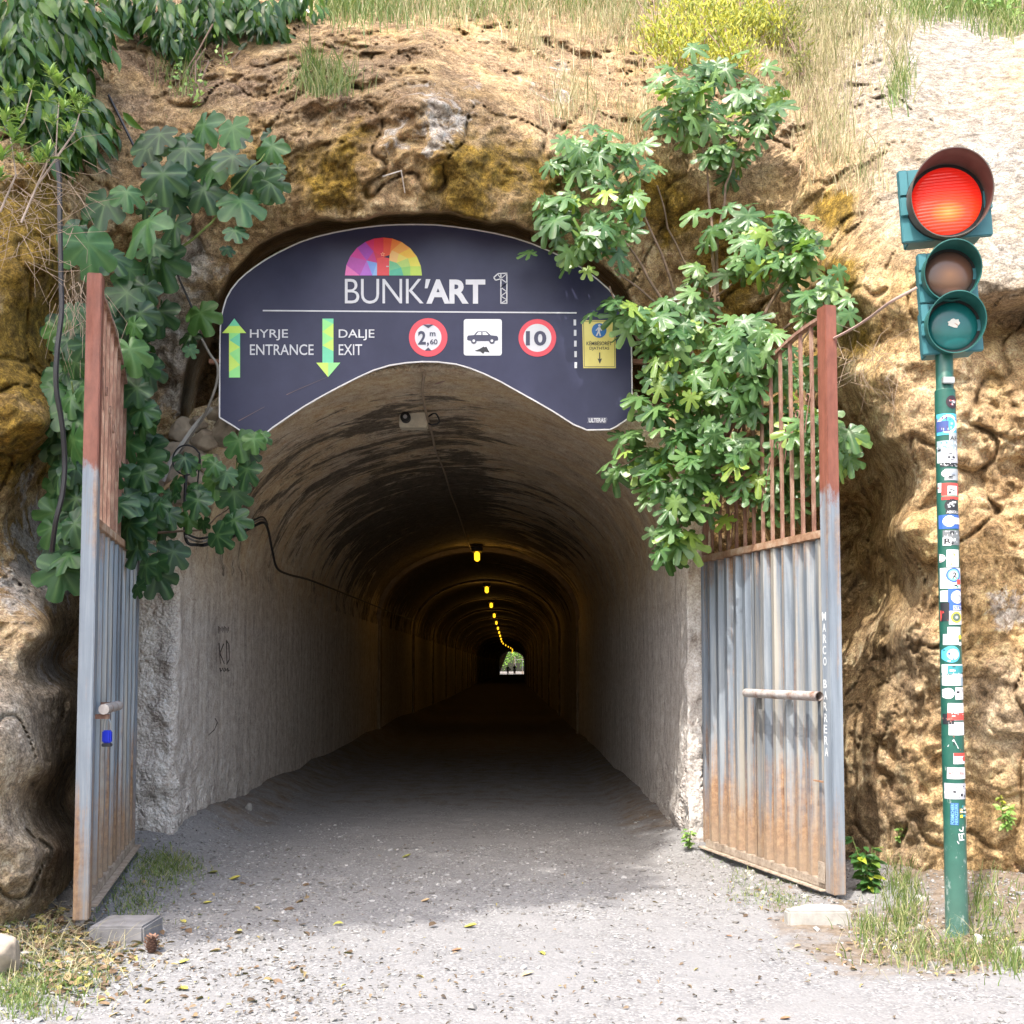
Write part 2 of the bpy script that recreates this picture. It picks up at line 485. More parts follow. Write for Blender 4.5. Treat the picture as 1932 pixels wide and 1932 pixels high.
def cliff_depth(qx, qz):
    b = base_depth(qx, qz)
    x, z = qx * b / Q0, CAMZ + qz * b / Q0
    y = b
    big = fbm(x * 0.9, y * 0.9, z * 0.9, 3, 11)
    wx = x + 0.25 * fbm(x * 1.5, y * 1.5, z * 1.5, 3, 14); wz = z + 0.25 * fbm(x * 1.5, y * 1.5 + 9, z * 1.5, 3, 15)
    rd = ridge(wx * 1.5, y * 1.2, wz * 1.1, 5, 31)
    lay = fbm(x * 1.6 + 2, y, z * 4.5 - x * 1.3, 4, 51, 0.6)
    fin = fbm(x * 7, y * 7, z * 7, 4, 71, 0.65)
    # chunky facets: stepped noise
    st_ = fbm(wx * 2.6, y * 2.0, wz * 3.2, 3, 81) * 4.0
    stp = (np.floor(st_) + sstep(0.72, 1.0, st_ - np.floor(st_))) / 4.0
    pit = np.clip(ridge(x * 2.4, y * 2.4, z * 2.4, 3, 91) - 0.3, 0, 1)
    c1 = fbm(wx * 1.3, y * 1.3, wz * 1.0, 3, 111); c2 = fbm(wx * 2.6, y * 2, wz * 2.2 - wx, 3, 121)
    crev = np.exp(-(c1 / 0.022) ** 2) + 0.22 * np.exp(-(c2 / 0.03) ** 2) * (c1 > 0)
    col = 0.13 * ridge(x * 2.0, y * 1.2, z * 0.45, 3, 55) * sstep(1.9, 2.3, qx) * (1 - sstep(2.2, 3.0, qz))
    slab = np.exp(-np.clip((3.55 - qx) / 0.45, 0, 9) ** 2) * sstep(2.95, 3.15, qz)
    k = 1 - 0.85 * slab
    kl = 1 - 0.72 * sstep(-2.75, -3.05, qx)
    fin2 = fbm(x * 18, y * 18, z * 18, 3, 77, 0.7); r2 = ridge(wx * 4.5, y * 4.5, wz * 3.6, 4, 37)
    md = 0.30 + 1.0 * sstep(-0.25, 0.45, fbm(x * 0.8 + 4, y, z * 0.7, 3, 97)); k = k * (0.55 + 0.45 * md)
    fin, r2, pit = fin * md, r2 * md, pit * md
    d = b - (0.10 * big * (0.4 + 0.6 * k) * kl) - k * (0.09 * rd * kl + 0.05 * lay + 0.15 * stp * kl + 0.07 * fin + 0.055 * r2 + 0.016 * fin2 - 0.10 * crev - 0.10 * pit + col) - (1 - k) * 0.015 * fin
    # lip of the slab: rock under it cut back
    lip = 2.86 + 0.10 * (qx - 3.6) + 0.05 * fbm(x * 2, x * 0, x * 0, 3, 5)
    under = np.exp(-((qz - lip + 0.16) / 0.15) ** 2) * sstep(3.35, 3.7, qx)
    d = d + 0.45 * under
    gv = np.exp(-((qx - 2.75) / 0.22) ** 2) * np.exp(-((qz - 0.75) / 0.75) ** 2)
    d = d + gv * 0.04 * np.sin(x * 30 + 2 * z)
    sd = polysd(qx + 0.05 * fbm(x * 4, z * 4, x * 0, 3, 3), qz + 0.05 * fbm(x * 4, z * 4, x * 0 + 9, 3, 4), _cv)
    d = d + sstep(0.0, 0.14, sd) * 6.5
    return np.maximum(d, 4.5)
def nonuni(a, b, fine0, fine1, step, big):
    xs = list(np.arange(fine0, fine1, step))
    l, x, s = [], fine0, step
    while x > a:
        s = min(big, s * 1.25); x -= s; l.append(x)
    r, x, s = [], xs[-1], step
    while x < b:
        s = min(big, s * 1.25); x += s; r.append(x)
    return np.array(l[::-1] + xs + r)
xs = nonuni(-22, 22, -4.1, 4.1, 0.018, 0.8)
zs = nonuni(-4.5, 11, -2.2, 5.3, 0.018, 0.6)
GX, GZ = np.meshgrid(xs, zs, indexing='ij')
GD = cliff_depth(GX, GZ)
def depth_uv(x, z):
    i = np.clip(np.searchsorted(xs, x) - 1, 0, len(xs) - 2); j = np.clip(np.searchsorted(zs, z) - 1, 0, len(zs) - 2)
    u = np.clip((x - xs[i]) / (xs[i + 1] - xs[i]), 0, 1); v = np.clip((z - zs[j]) / (zs[j + 1] - zs[j]), 0, 1)
    return GD[i, j] * (1 - u) * (1 - v) + GD[i + 1, j] * u * (1 - v) + GD[i, j + 1] * (1 - u) * v + GD[i + 1, j + 1] * u * v
def oncliff(px, py, off=0.0):
    """the point of the cliff seen through a photo pixel, moved off towards the viewer"""
    a, b = q(px, py)
    return at(px, py, float(depth_uv(a, b)) - off)
def blob(px, py, r):
    a, b = q(px, py); rr = r / F * Q0
    return np.exp(-(((GX - a) / rr) ** 2 + ((GZ - b) / rr) ** 2) ** 1.2)
def mask(lst):
    m = np.zeros(GX.shape)
    for a in lst: m = np.maximum(m, blob(a[0], a[1], a[2]) * (a[3] if len(a) > 3 else 1))
    return m
moss = mask([(20,450,170),(40,650,150),(30,850,120,.9),(60,1000,70,.7),(100,600,80,.8),(480,330,110,.7),(640,330,130,.75),(900,330,150,.85),(600,230,70,.5),(1000,350,90,.8),(1250,400,100,.8),(1400,480,120,.9),(1350,600,120,.9),(1300,720,100,.6),(1570,400,60,.9),(1590,520,70,.9),(1610,640,80,.7),(1560,700,60,.7),(1700,740,60,.35),(1450,850,120,.5),(1900,720,90,.4),(1600,900,60,.5),(880,300,60,.6)])
pale = mask([(60,1100,90,.9),(60,1000,80,.8),(20,900,70,.5),(100,1250,60,.7),(300,650,110,.8),(350,500,80,.9),(330,750,50,.8),(250,380,50,.6),(820,230,90,.75),(760,260,60,.6),(900,200,80,.5),(1050,150,80,.5),(300,350,50,.5),(1900,1150,60,.8),(1850,950,50,.3),(1650,760,60,.3),(0,700,60,.3)])
grey = mask([(40,1350,150,.75),(60,1600,160,.6),(150,1500,80,.3),(320,620,110,.8),(350,500,70,.6),(340,720,60,.7),(300,900,80,.5),(1750,150,210,.9),(1880,300,200,1),(1750,350,130,.8),(1900,480,120,.9),(1700,80,160,.9),(1820,80,160,1),(1640,120,60,.5),(1700,1600,120,.3),(1720,1250,90,.25),(1880,1350,90,.4)])
earth = mask([(300,120,220,1),(450,180,150,1),(200,230,120,.7),(620,160,200,.9),(900,140,160,.8),(1080,220,160,.9),(750,200,120,.7),(1550,150,160,.9),(1600,300,120,.6),(1500,50,300,.9),(1100,20,300,.8),(700,10,300,.8),(200,0,300,1),(150,700,80,.4),(1450,250,120,.7)])
fc = gridfaces(len(xs), len(zs))
cen = (GX.ravel()[fc].mean(1), GZ.ravel()[fc].mean(1))
_pp, _ = profile(2.225 + 0.12, 2.6, 1.6 + 0.12)
_inner = np.array([((p[0] - 0.675) / MOUTH * Q0, (p[1] - CAMZ) / MOUTH * Q0) for p in _pp])
_inner[0, 1] = -3; _inner[-1, 1] = -3
keep = polysd(cen[0], cen[1], _inner) < 0
used = fc[keep]
idx = np.unique(used); remap = -np.ones(GX.size, dtype=np.int64); remap[idx] = np.arange(len(idx))
V = np.stack([(GX * GD / Q0).ravel(), GD.ravel(), (CAMZ + GZ * GD / Q0).ravel()], 1)[idx]
cl = npmesh("cliff", V, remap[used], M_ROCK, attrs={"moss": moss.ravel()[idx], "pale": pale.ravel()[idx], "grey": grey.ravel()[idx], "earth": earth.ravel()[idx]})
tag(cl, kind="structure")

# hill above and behind, down to the far portal
hx = np.linspace(-60, 60, 61); hy = np.concatenate([np.linspace(24, 205, 40), [210, 214, 217, 217.5]])
HX, HY = np.meshgrid(hx, hy, indexing='ij')
HZ = 14 + 18 * np.sin(np.clip((HY - 24) / 193, 0, 1) * math.pi) + 2.5 * fbm(HX * 0.06, HY * 0.05, HX * 0, 3, 8)
HZ = np.where(HY > 206, 6.0, HZ)
HZ[:, -1] = np.where(np.abs(hx - 0.6) < 2.4, 4.6, -0.5)
HZ[:, 0] = 12
hl = npmesh("hill", np.stack([HX.ravel(), HY.ravel(), HZ.ravel()], 1), gridfaces(len(hx), len(hy)), M_ROCK)
tag(hl, kind="structure")

# ================================================================ ground: one sheet, fine near the camera
gx = nonuni(-160, 160, -4.6, 4.6, 0.035, 12)
gy = nonuni(-80, 320, 2.2, 13.0, 0.04, 6)
AX, AY = np.meshgrid(gx, gy, indexing='ij')
AZ = 0.022 * fbm(AX * 1.1, AY * 1.1, AX * 0, 4, 21) + 0.012 * fbm(AX * 6, AY * 6, AX * 0, 4, 22, 0.6)
def side_rise(x, y):
    r = 0.20 * sstep(2.35, 3.4, x) * sstep(5.0, 7.4, y) * (1 - sstep(9.0, 9.8, y))
    r = r + 0.10 * sstep(-2.3, -3.3, x) * sstep(4, 6, y)
    # low banks along the tunnel walls
    inn = sstep(9.6, 10.6, y)
    r = r + inn * (0.16 * sstep(-2.35, -2.95, x) + 0.12 * sstep(1.05, 1.65, x)) * (1 + 0.6 * fbm(x * 1.5, y * 0.8, x * 0, 3, 33))
    return r
AZ = AZ + side_rise(AX, AY) + 0.03 * sstep(1.3, 2.0, AX) * sstep(7.2, 8.2, AY) * (1 + fbm(AX * 5, AY * 5, AX * 0, 3, 5))
AZ = AZ * (1 - sstep(30, 60, np.hypot(AX, AY)) * 0.8)
dirt = 0.95 * sstep(-2.2, -2.9, AX) * sstep(10.5, 4, AY) + 0.75 * sstep(2.3, 3.1, AX) * sstep(4.5, 7.2, AY)
dirt = np.maximum(dirt, 0.52 * sstep(9.9, 11.5, AY) * (np.maximum(sstep(-1.9, -2.7, AX), sstep(0.5, 1.4, AX))))
dirt = np.maximum(dirt, 0.42 * sstep(11.5, 14.0, AY) + 0.12 * sstep(14, 24, AY))
dirt = np.maximum(dirt, 0.62 * sstep(1.2, 1.9, AX) * sstep(8.6, 7.4, AY) * sstep(5.5, 6.6, AY))
dirt = np.maximum(dirt, 0.5 * np.exp(-((AX - 1.95) / 0.4) ** 2 - ((AY - 8.5) / 0.8) ** 2))
gd = npmesh("ground", np.stack([AX.ravel(), AY.ravel(), AZ.ravel()], 1), gridfaces(len(gx), len(gy)), M_GROUND, attrs={"dirt": dirt.ravel()})
tag(gd, kind="structure")
def gz(x, y):
    i = int(np.clip(np.searchsorted(gx, x) - 1, 0, len(gx) - 2)); j = int(np.clip(np.searchsorted(gy, y) - 1, 0, len(gy) - 2))
    return float(AZ[i:i + 2, j:j + 2].mean())
def gzv(x, y):
    i = np.clip(np.searchsorted(gx, x) - 1, 0, len(gx) - 2); j = np.clip(np.searchsorted(gy, y) - 1, 0, len(gy) - 2)
    return (AZ[i, j] + AZ[i + 1, j] + AZ[i, j + 1] + AZ[i + 1, j + 1]) / 4
def ong(px, py):
    p = gr(px, py)
    for _ in range(4):
        p = gr(px, py, gz(p.x, p.y))
    return p

# ================================================================ tunnel
tunnel = empty("concrete_tunnel", (0, 0, 0), "long vaulted concrete tunnel running into the cliff under the dark sign", "tunnel")
P0, N0 = profile()
rows, offs, rgh = [], [], []
npf = len(P0)
def wout(i):
    x, z = P0[i]
    if z < 2.6 and x < 0: return 0.36
    if z < 2.6: return 0.14
    th = math.atan2((z - 2.6) / 1.6, x / 2.225)
    if x < 0: return 0.30 + 0.10 * math.exp(-((th - 2.75) / 0.3) ** 2)
    return 0.22 + 0.14 * math.exp(-((th - 0.6) / 0.3) ** 2)
wo = np.array([wout(i) for i in range(npf)])
def addrow(Y, off, rough, soot, ndir):
    rows.append((Y, off, rough, soot, ndir))
addrow(19.0, 1.0, 0.6, 0, 'n'); addrow(14.0, 1.0, 0.6, 0, 'n'); addrow(11.8, 1.0, 0.8, 0, 'n'); addrow(10.6, 1.0, 1, 0, 'n'); addrow(10.3, 1.0, 1, 0, 'n')
for k in range(14):
    f = 1 - k / 13.0
    addrow(MOUTH + 0.03 * (k == 13), f, 1.0, 0, 'f')
Y = MOUTH + 0.05
while Y < 26: addrow(Y, 0, 0, 0, 'n'); Y += 0.055 if Y < 16 else 0.12
while Y < 219: addrow(Y, 0, 0, 0, 'n'); Y += 1.0 if Y < 60 else 2.2
addrow(219.0, 0, 0, 0, 'n')
V, rg, st = [], [], []
for (Y, off, rough, soot, nd) in rows:
    cx = tcx(Y)
    o = wo * off
    x = P0[:, 0] + N0[:, 0] * o; z = P0[:, 1] + N0[:, 1] * o
    if nd == 'n' and off == 0:
        # rings of the formwork: each pour stands a little proud of the last
        k = math.floor((Y - 10) / 1.35)
        ring = 0.0 if Y < 10.8 else (((k * 7919) % 5) / 5.0 - 0.4) * 0.075 * float(sstep(10.8, 12, Y))
        dn = fbm(P0[:, 0] * 1.2, np.full(npf, Y * 0.8), P0[:, 1] * 1.2, 4, 61) * 0.03
        low = np.clip(1 - P0[:, 1] / 1.2, 0, 1) * max(0, 1 - (Y - 10) / 5)
        front = max(0.0, 1 - (Y - MOUTH) / 0.8)
        dn = dn + (low * 0.10 + front * 0.04) * fbm(P0[:, 0] * 4, np.full(npf, Y * 4.0), P0[:, 1] * 4, 4, 62, 0.6)
        up = (P0[:, 1] > 2.62)
        x = x + N0[:, 0] * (dn + ring * up); z = z + N0[:, 1] * (dn + ring * up)
        yy = np.full(npf, Y)
        rr = np.clip(low * 1.2 + front * 0.35, 0, 1)
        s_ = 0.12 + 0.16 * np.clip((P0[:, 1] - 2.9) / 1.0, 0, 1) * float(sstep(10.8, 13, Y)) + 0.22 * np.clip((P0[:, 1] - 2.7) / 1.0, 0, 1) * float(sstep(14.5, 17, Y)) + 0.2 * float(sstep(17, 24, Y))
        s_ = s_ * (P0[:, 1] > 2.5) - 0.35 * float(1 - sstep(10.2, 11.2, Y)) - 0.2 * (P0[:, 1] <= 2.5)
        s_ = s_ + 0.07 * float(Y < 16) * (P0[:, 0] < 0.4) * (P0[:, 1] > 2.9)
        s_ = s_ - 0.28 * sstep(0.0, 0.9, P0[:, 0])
    else:
        dn = fbm(x * 3.2, z * 3.2, np.full(npf, Y), 5, 63, 0.6)
        yy = np.full(npf, Y) - (0.09 * dn + 0.05 * np.abs(dn)) * (1 if nd == 'f' else 0.3)
        if off == 1.0: 
            x = x + 0.10 * dn * np.sign(N0[:, 0] + 0.01); z = z + 0.08 * dn
        rr = np.full(npf, 1.0) * (0.35 + 0.65 * (P0[:, 0] < 0)) ; s_ = np.full(npf, -0.5)
        if nd == 'f' and off < 0.4: yy = yy + 0.05 * (1 - off / 0.4) ** 2 * 0
    V.append(np.stack([x + cx, yy, z], 1)); rg.append(rr); st.append(s_)
V = np.concatenate(V)
ln = npmesh("lining", V, gridfaces(len(rows), npf), M_CONC, tunnel, attrs={"rough": np.concatenate(rg), "soot": np.concatenate(st)})
M_RIB = plain("rib_concrete", (0.27, 0.21, 0.15), 0.9, var=0.3, scale=6, bump=0.4)
ribY = [26.0]
while ribY[-1] < 205: ribY.append(ribY[-1] + (9.2 if len(ribY) < 8 else 10.5))
Pr, Nr = profile(2.225, 2.6, 1.6, 48)
for Y in ribY:
    vs = []
    for (dy, o) in ((-0.16, 0.06), (-0.16, -0.06), (0.16, -0.06), (0.16, 0.06)):
        vs.append(np.stack([Pr[:, 0] + Nr[:, 0] * o + tcx(Y), np.full(len(Pr), Y + dy), Pr[:, 1] + Nr[:, 1] * o], 1))
    npmesh("rib", np.concatenate(vs), gridfaces(4, len(Pr)), M_RIB, tunnel, smooth=False)
# ================================================================ leaf tools
def scatter_leaves(name, base_v, base_f, P, X, N, S, mat, parent=None, rnd=None, seed=1, bend=None):
    """copies of one leaf in ONE mesh. base_v (n,3): x across, y along the leaf, z its normal. X = leaf axis, N = normal"""
    rg_ = np.random.default_rng(seed)
    P = np.asarray(P, float); k = len(P)
    Yv = X / np.linalg.norm(X, axis=1, keepdims=True)
    Nv = N - (N * Yv).sum(1, keepdims=True) * Yv
    Nv /= np.linalg.norm(Nv, axis=1, keepdims=True) + 1e-9
    Xv = np.cross(Yv, Nv)
    bv = np.asarray(base_v, float); n = len(bv)
    S = np.asarray(S, float).reshape(-1, 1, 1) * np.ones((k, 1, 1))
    zb = bv[None, :, 2:3] * (0.5 + rg_.random((k, 1, 1)) * 1.3)
    V = P[:, None, :] + S * (bv[None, :, 0:1] * Xv[:, None, :] + bv[None, :, 1:2] * Yv[:, None, :] + zb * Nv[:, None, :])
    bf = np.asarray(base_f); m = len(bf)
    Fc = (bf[None] + (np.arange(k) * n)[:, None, None]).reshape(-1, bf.shape[1])
    r = rg_.random(k) if rnd is None else rnd
    return npmesh(name, V.reshape(-1, 3), Fc, mat, parent, smooth=True, attrs={"rnd": np.repeat(r, n), "vein": np.tile(vein_of(bv), k)})
def vein_of(bv):
    return np.clip(np.abs(bv[:, 0]) * 2, 0, 1)
def leaf_mat(name, stops, rough=0.45, trans=0.35, tcol=(0.30, 0.45, 0.05), spec=0.5, attr="rnd"):
    t = NT(name)
    c = t.ramp(t.attr(attr), stops)
    v = t.noise(25, 3)
    c = t.mix(0.35, c, t.ramp(v, [(0.3, 0.3), (0.7, 0.75)]), 'OVERLAY')
    t.set(color=c, rough=rough, spec=spec)
    tr = t.n.new("ShaderNodeBsdfTranslucent")
    tc = t.mix(0.5, c, tcol)
    t.l.new(tc, tr.inputs[0])
    mx = t.n.new("ShaderNodeMixShader"); mx.inputs[0].default_value = trans
    t.l.new(t.b.outputs[0], mx.inputs[1]); t.l.new(tr.outputs[0], mx.inputs[2])
    t.l.new(mx.outputs[0], t.n["Material Output"].inputs[0])
    return t.m
def rand_dirs(k, rg_):
    v = rg_.normal(size=(k, 3)); return v / np.linalg.norm(v, axis=1, keepdims=True)
LANCE_V = np.array([(0, 0, 0), (-.10, .22, .02), (.10, .22, .02), (0, .25, -.02), (-.13, .5, .01), (.13, .5, .01), (0, .52, -.03), (-.08, .78, -.02), (.08, .78, -.02), (0, .8, -.05), (0, 1, -.12)])
LANCE_F = np.array([(0, 3, 1), (0, 2, 3), (1, 3, 6), (1, 6, 4), (3, 2, 5), (3, 5, 6), (4, 6, 9), (4, 9, 7), (6, 5, 8), (6, 8, 9), (7, 9, 10), (9, 8, 10)])
OVATE_V = LANCE_V * np.array([2.0, 1, 1.3])
M_CANOPY = leaf_mat("canopy_leaf", [(0, (0.03, 0.06, 0.012)), (1, (0.08, 0.14, 0.03))], trans=0.2)
M_BARK = plain("bark", (0.16, 0.11, 0.075), 0.9, var=0.35, scale=30, bump=0.6)

# ================================================================ the tree beside the road whose crown shades the left half
DZ_ = 7.0; SHX, SHY = -0.286 * DZ_, -0.52 * DZ_
st = empty("shade_tree", (-7.6 + SHX, 2.6 + SHY, 0), "tall leafy tree beside the road shading the sign and the left gate", "tree")
mb = MB()
mb.tube([(0, 0, 0), (0.1, 0.1, 5), (0.5, 0.2, 11), (1.3, 0.4, 9.5 + DZ_)], 0.36, 0.12, 10)
mb.build("trunk", M_BARK, st, smooth=True)
mb = MB()
rg = np.random.default_rng(5)
limbs = [(4.9, 3.8), (2.0, 1.4), (4.0, 1.0), (0, 3.0), (3.2, 3.0), (1.6, 4.0), (-1, 1)]
for lx, ly in limbs:
    mb.tube([(0.9, 0.3, 8.0 + DZ_), (0.9 + lx * 0.5, 0.3 + ly * 0.5, 9.8 + DZ_), (lx + 0.9, ly, 10.6 + DZ_)], 0.10, 0.025, 6)
mb.build("limb", M_BARK, st, smooth=True)
def inside_canopy(x, y):
    # outline in plan, chosen from where the shade lies on the ground and the sign
    P = np.array([(-8.6, 0.6), (-5.6, 1.15), (-4.3, 1.75), (-2.9, 2.0), (-2.35, 2.6), (-2.1, 3.6), (-1.75, 5.0), (-1.5, 6.4), (-1.45, 7.7), (-2.0, 8.6), (-3.4, 9.0), (-5.4, 8.8), (-7.5, 8.0), (-8.4, 5.0)])
    return polysd(x, y, P)
N_ = 20000
cx_ = rg.uniform(-9, -1.2, N_); cy_ = rg.uniform(0.2, 9.2, N_)
sd_ = inside_canopy(cx_ + 0.22 * fbm(cx_ * 2, cy_ * 2, cx_ * 0, 3, 9), cy_ + 0.22 * fbm(cx_ * 2, cy_ * 2, cx_ * 0 + 5, 3, 9))
gap = fbm(cx_ * 1.3, cy_ * 1.3, cx_ * 0, 3, 19)
ok = (sd_ > 0) & (gap < 0.42 + 0.3 * sd_ - 0.38 * sstep(6.7, 7.3, cy_))
cx_, cy_ = cx_[ok], cy_[ok]
cz_ = 11.0 + DZ_ + rg.normal(0, 0.22, len(cx_)) + 0.3 * fbm(cx_, cy_, cx_ * 0, 2, 2)
kk = len(cx_)
X = rand_dirs(kk, rg) + np.array([0, 0, -0.3]); N = rand_dirs(kk, rg) * 0.6 + np.array([0, 0, 1.0])
lf = scatter_leaves("crown", OVATE_V, LANCE_F, np.stack([cx_ + 7.6, cy_ - 2.6, cz_], 1), X, N, rg.uniform(0.16, 0.30, kk), M_CANOPY, st, seed=3)
print("canopy leaves", kk)
# ================================================================ lettering
def text2d(s, weight=0.0, shear=0.0, spacing=1.0):
    """triangles of a text, normalised to the unit square; returns verts (n,2), faces, aspect"""
    cu = bpy.data.curves.new("t", 'FONT'); cu.body = s; cu.size = 1.0; cu.offset = weight; cu.shear = shear
    cu.space_character = spacing; cu.resolution_u = 4
    o = bpy.data.objects.new("t", cu); COL.objects.link(o)
    bpy.context.view_layer.update()
    dg = bpy.context.evaluated_depsgraph_get()
    me = bpy.data.meshes.new_from_object(o.evaluated_get(dg))
    v = np.array([tuple(p.co)[:2] for p in me.vertices]); f = [tuple(p.vertices) for p in me.polygons]
    bpy.data.objects.remove(o); bpy.data.curves.remove(cu); bpy.data.meshes.remove(me)
    lo, hi = v.min(0), v.max(0)
    asp = (hi[0] - lo[0]) / (hi[1] - lo[1])
    return (v - lo) / (hi - lo), f, asp
class Flat:
    """flat coloured shapes on a plane; each part gets a colour per face"""
    def __init__(s): s.v = []; s.f = []; s.c = []
    def poly(s, pts, col, lay=0):
        n = len(s.v); s.v += [(x, z, lay) for x, z in pts]; s.f.append(tuple(range(n, n + len(pts)))); s.c.append(col); return s
    def tris(s, v, f, col, lay=0):
        n = len(s.v); s.v += [(x, z, lay) for x, z in v]
        for q_ in f: s.f.append(tuple(i + n for i in q_)); s.c.append(col)
        return s
    def text(s, txt, x0, x1, y0, y1, col, lay=0, weight=0.0, spacing=1.0, shear=0.0):
        v, f, a = text2d(txt, weight, shear, spacing)
        return s.tris([(x0 + (x1 - x0) * p[0], y1 + (y0 - y1) * p[1]) for p in v], f, col, lay)
    def disc(s, cx, cy, r, col, lay=0, n=40, r0=0.0, ry=None):
        ry = ry or r
        P = [(cx + r * math.cos(2 * math.pi * k / n), cy + ry * math.sin(2 * math.pi * k / n)) for k in range(n)]
        if r0 <= 0: return s.poly(P, col, lay)
        Q = [(cx + (p[0] - cx) * r0 / r, cy + (p[1] - cy) * r0 / r) for p in P]
        for k in range(n):
            s.poly([P[k], P[(k + 1) % n], Q[(k + 1) % n], Q[k]], col, lay)
        return s
    def build(s, name, mat, parent, fn):
        me = bpy.data.meshes.new(name)
        me.from_pydata([tuple(fn(*p)) for p in s.v], [], s.f)
        ca = me.color_attributes.new("paint", 'FLOAT_COLOR', 'CORNER')
        k = 0
        for p, c in zip(me.polygons, s.c):
            for _ in p.vertices:
                ca.data[k].color = (c[0], c[1], c[2], 1); k += 1
        return link(name, me, mat, parent)
def paint_mat(name, rough=0.45, var=0.15):
    t = NT(name)
    c = t.attrc("paint")
    d = t.noise(14, 8, 0.7)
    c = t.mix(var, c, t.ramp(d, [(0.35, 0.25), (0.6, 0.6)]), 'OVERLAY')
    return t.set(color=c, rough=rough)
M_PRINT = paint_mat("printed_vinyl")

# ================================================================ the sign
SY = 9.62
def S(px, py): p = at(px, py, SY); return (p.x, p.z)
def cs(cx, cy): return (393.4 + cx * 0.43267, 403.2 + cy * 0.43267)   # zoomed view -> photo grid
OUT = [(48,888),(49,700),(50,560),(52,500),(56,455),(64,415),(78,370),(100,330),(130,292),(165,260),(205,230),(250,200),(300,172),(350,147),(400,124),(470,101),(550,82),(650,64),(750,52),(830,48),(910,47),(990,49),(1070,57),(1160,70),(1250,86),(1330,105),(1410,131),(1480,160),(1550,192),(1600,220),(1650,250),(1700,290),(1745,330),(1780,372),(1805,405),(1825,445),(1836,490),(1843,550),(1845,620),(1848,880),(1812,905),(1775,930),(1750,941),(1650,943),(1590,918),(1500,860),(1425,817),(1350,775),(1275,733),(1200,697),(1140,673),(1080,656),(1000,646),(930,645),(860,650),(790,661),(720,682),(650,714),(575,752),(500,792),(420,838),(350,884),(280,932),(220,980),(170,966),(110,926)]
t = NT("sign_blue_grey")
n_ = t.noise(2.0, 9, 0.65); n2_ = t.noise(60, 4, 0.6)
c_ = t.ramp(n_, [(0.3, (0.029, 0.030, 0.066)), (0.7, (0.042, 0.044, 0.090))])
c_ = t.mix(t.ramp(n2_, [(0.72, 0.0), (0.78, 0.5)]), c_, (0.30, 0.30, 0.34))
M_SIGN = t.set(color=c_, rough=0.38, spec=0.28, normal=t.bump(t.noise(1.2, 3), 0.25, 0.05))
M_WHITE = plain("white_paint", (0.72, 0.72, 0.74), 0.5, var=0.08)
M_EDGE = plain("white_edge", (0.62, 0.60, 0.60), 0.6)
p0 = at(804, 700, SY)
sign = empty("entrance_sign", (p0.x, SY, p0.z), "large arched blue grey sign with white lettering over the tunnel mouth", "sign")
def loc(v): return (v[0] - p0.x, v[1] - SY, v[2] - p0.z)
mb = MB(); outline = [S(*cs(*c)) for c in OUT]
mb.prism(outline, SY, SY + 0.014, loc)
mb.build("panel", M_SIGN, sign)
# pale raw edge: a thin band round the rim
mb = MB()
n = len(outline)
cen_ = np.array(outline)
for i in range(n):
    a, b = Vector(cen_[i]), Vector(cen_[(i + 1) % n])
    tdir = (b - a).normalized(); nn = Vector((-tdir.y, tdir.x)) * 0.0055
    vs = [(a.x + nn.x, SY - 0.002, a.y + nn.y), (b.x + nn.x, SY - 0.002, b.y + nn.y), (b.x - nn.x, SY - 0.002, b.y - nn.y), (a.x - nn.x, SY - 0.002, a.y - nn.y)]
    vs += [(v[0], SY + 0.017, v[2]) for v in vs]
    mb.add([loc(v) for v in vs], [(0, 1, 2, 3), (7, 6, 5, 4), (0, 4, 5, 1), (2, 6, 7, 3)])
mb.build("edge_strip", M_EDGE, sign)
def on_sign(x, y, lay=0): 
    p = S(*cs(x, y)); return loc((p[0], SY - 0.004 - 0.003 * lay, p[1]))
WH = (0.60, 0.60, 0.64)
fl = Flat()
fl.text("BUNK", 595, 938, 285, 393, WH, weight=-0.006, spacing=0.92)
fl.build("lettering", M_PRINT, sign, on_sign)
fl = Flat(); fl.poly([(948, 286), (968, 286), (955, 326), (943, 326)], WH)
fl.text("ART", 950, 1207, 287, 393, WH, weight=0.035, spacing=0.98)
fl.build("lettering", M_PRINT, sign, on_sign)
# the figure one drawn as a lattice
fl = Flat()
def bar(a, b, w=5):
    a, b = Vector(a), Vector(b); t_ = (b - a).normalized(); n_ = Vector((-t_.y, t_.x)) * w / 2
    fl.poly([tuple(a + n_), tuple(b + n_), tuple(b - n_), tuple(a - n_)], WH)
bar((1275, 262), (1275, 393)); bar((1301, 260), (1301, 393)); bar((1275, 391), (1301, 391)); bar((1262, 262), (1303, 260)); bar((1262, 262), (1244, 279)); bar((1244, 279), (1252, 291)); bar((1252, 291), (1275, 284))
zz = [(1275, 284), (1301, 303), (1275, 322), (1301, 341), (1275, 360), (1301, 376), (1275, 391)]
for a_, b_ in zip(zz, zz[1:]): bar(a_, b_, 3.5)
bar((1275, 322), (1301, 303), 3.5); bar((1262, 265), (1275, 284), 3.5); bar((1275, 284), (1301, 262), 3.5)
fl.build("lattice_figure", M_PRINT, sign, on_sign)
fl = Flat(); fl.poly([(237, 420), (1605, 430), (1605, 436), (237, 426)], WH)
fl.build("rule_line", M_PRINT, sign, on_sign)
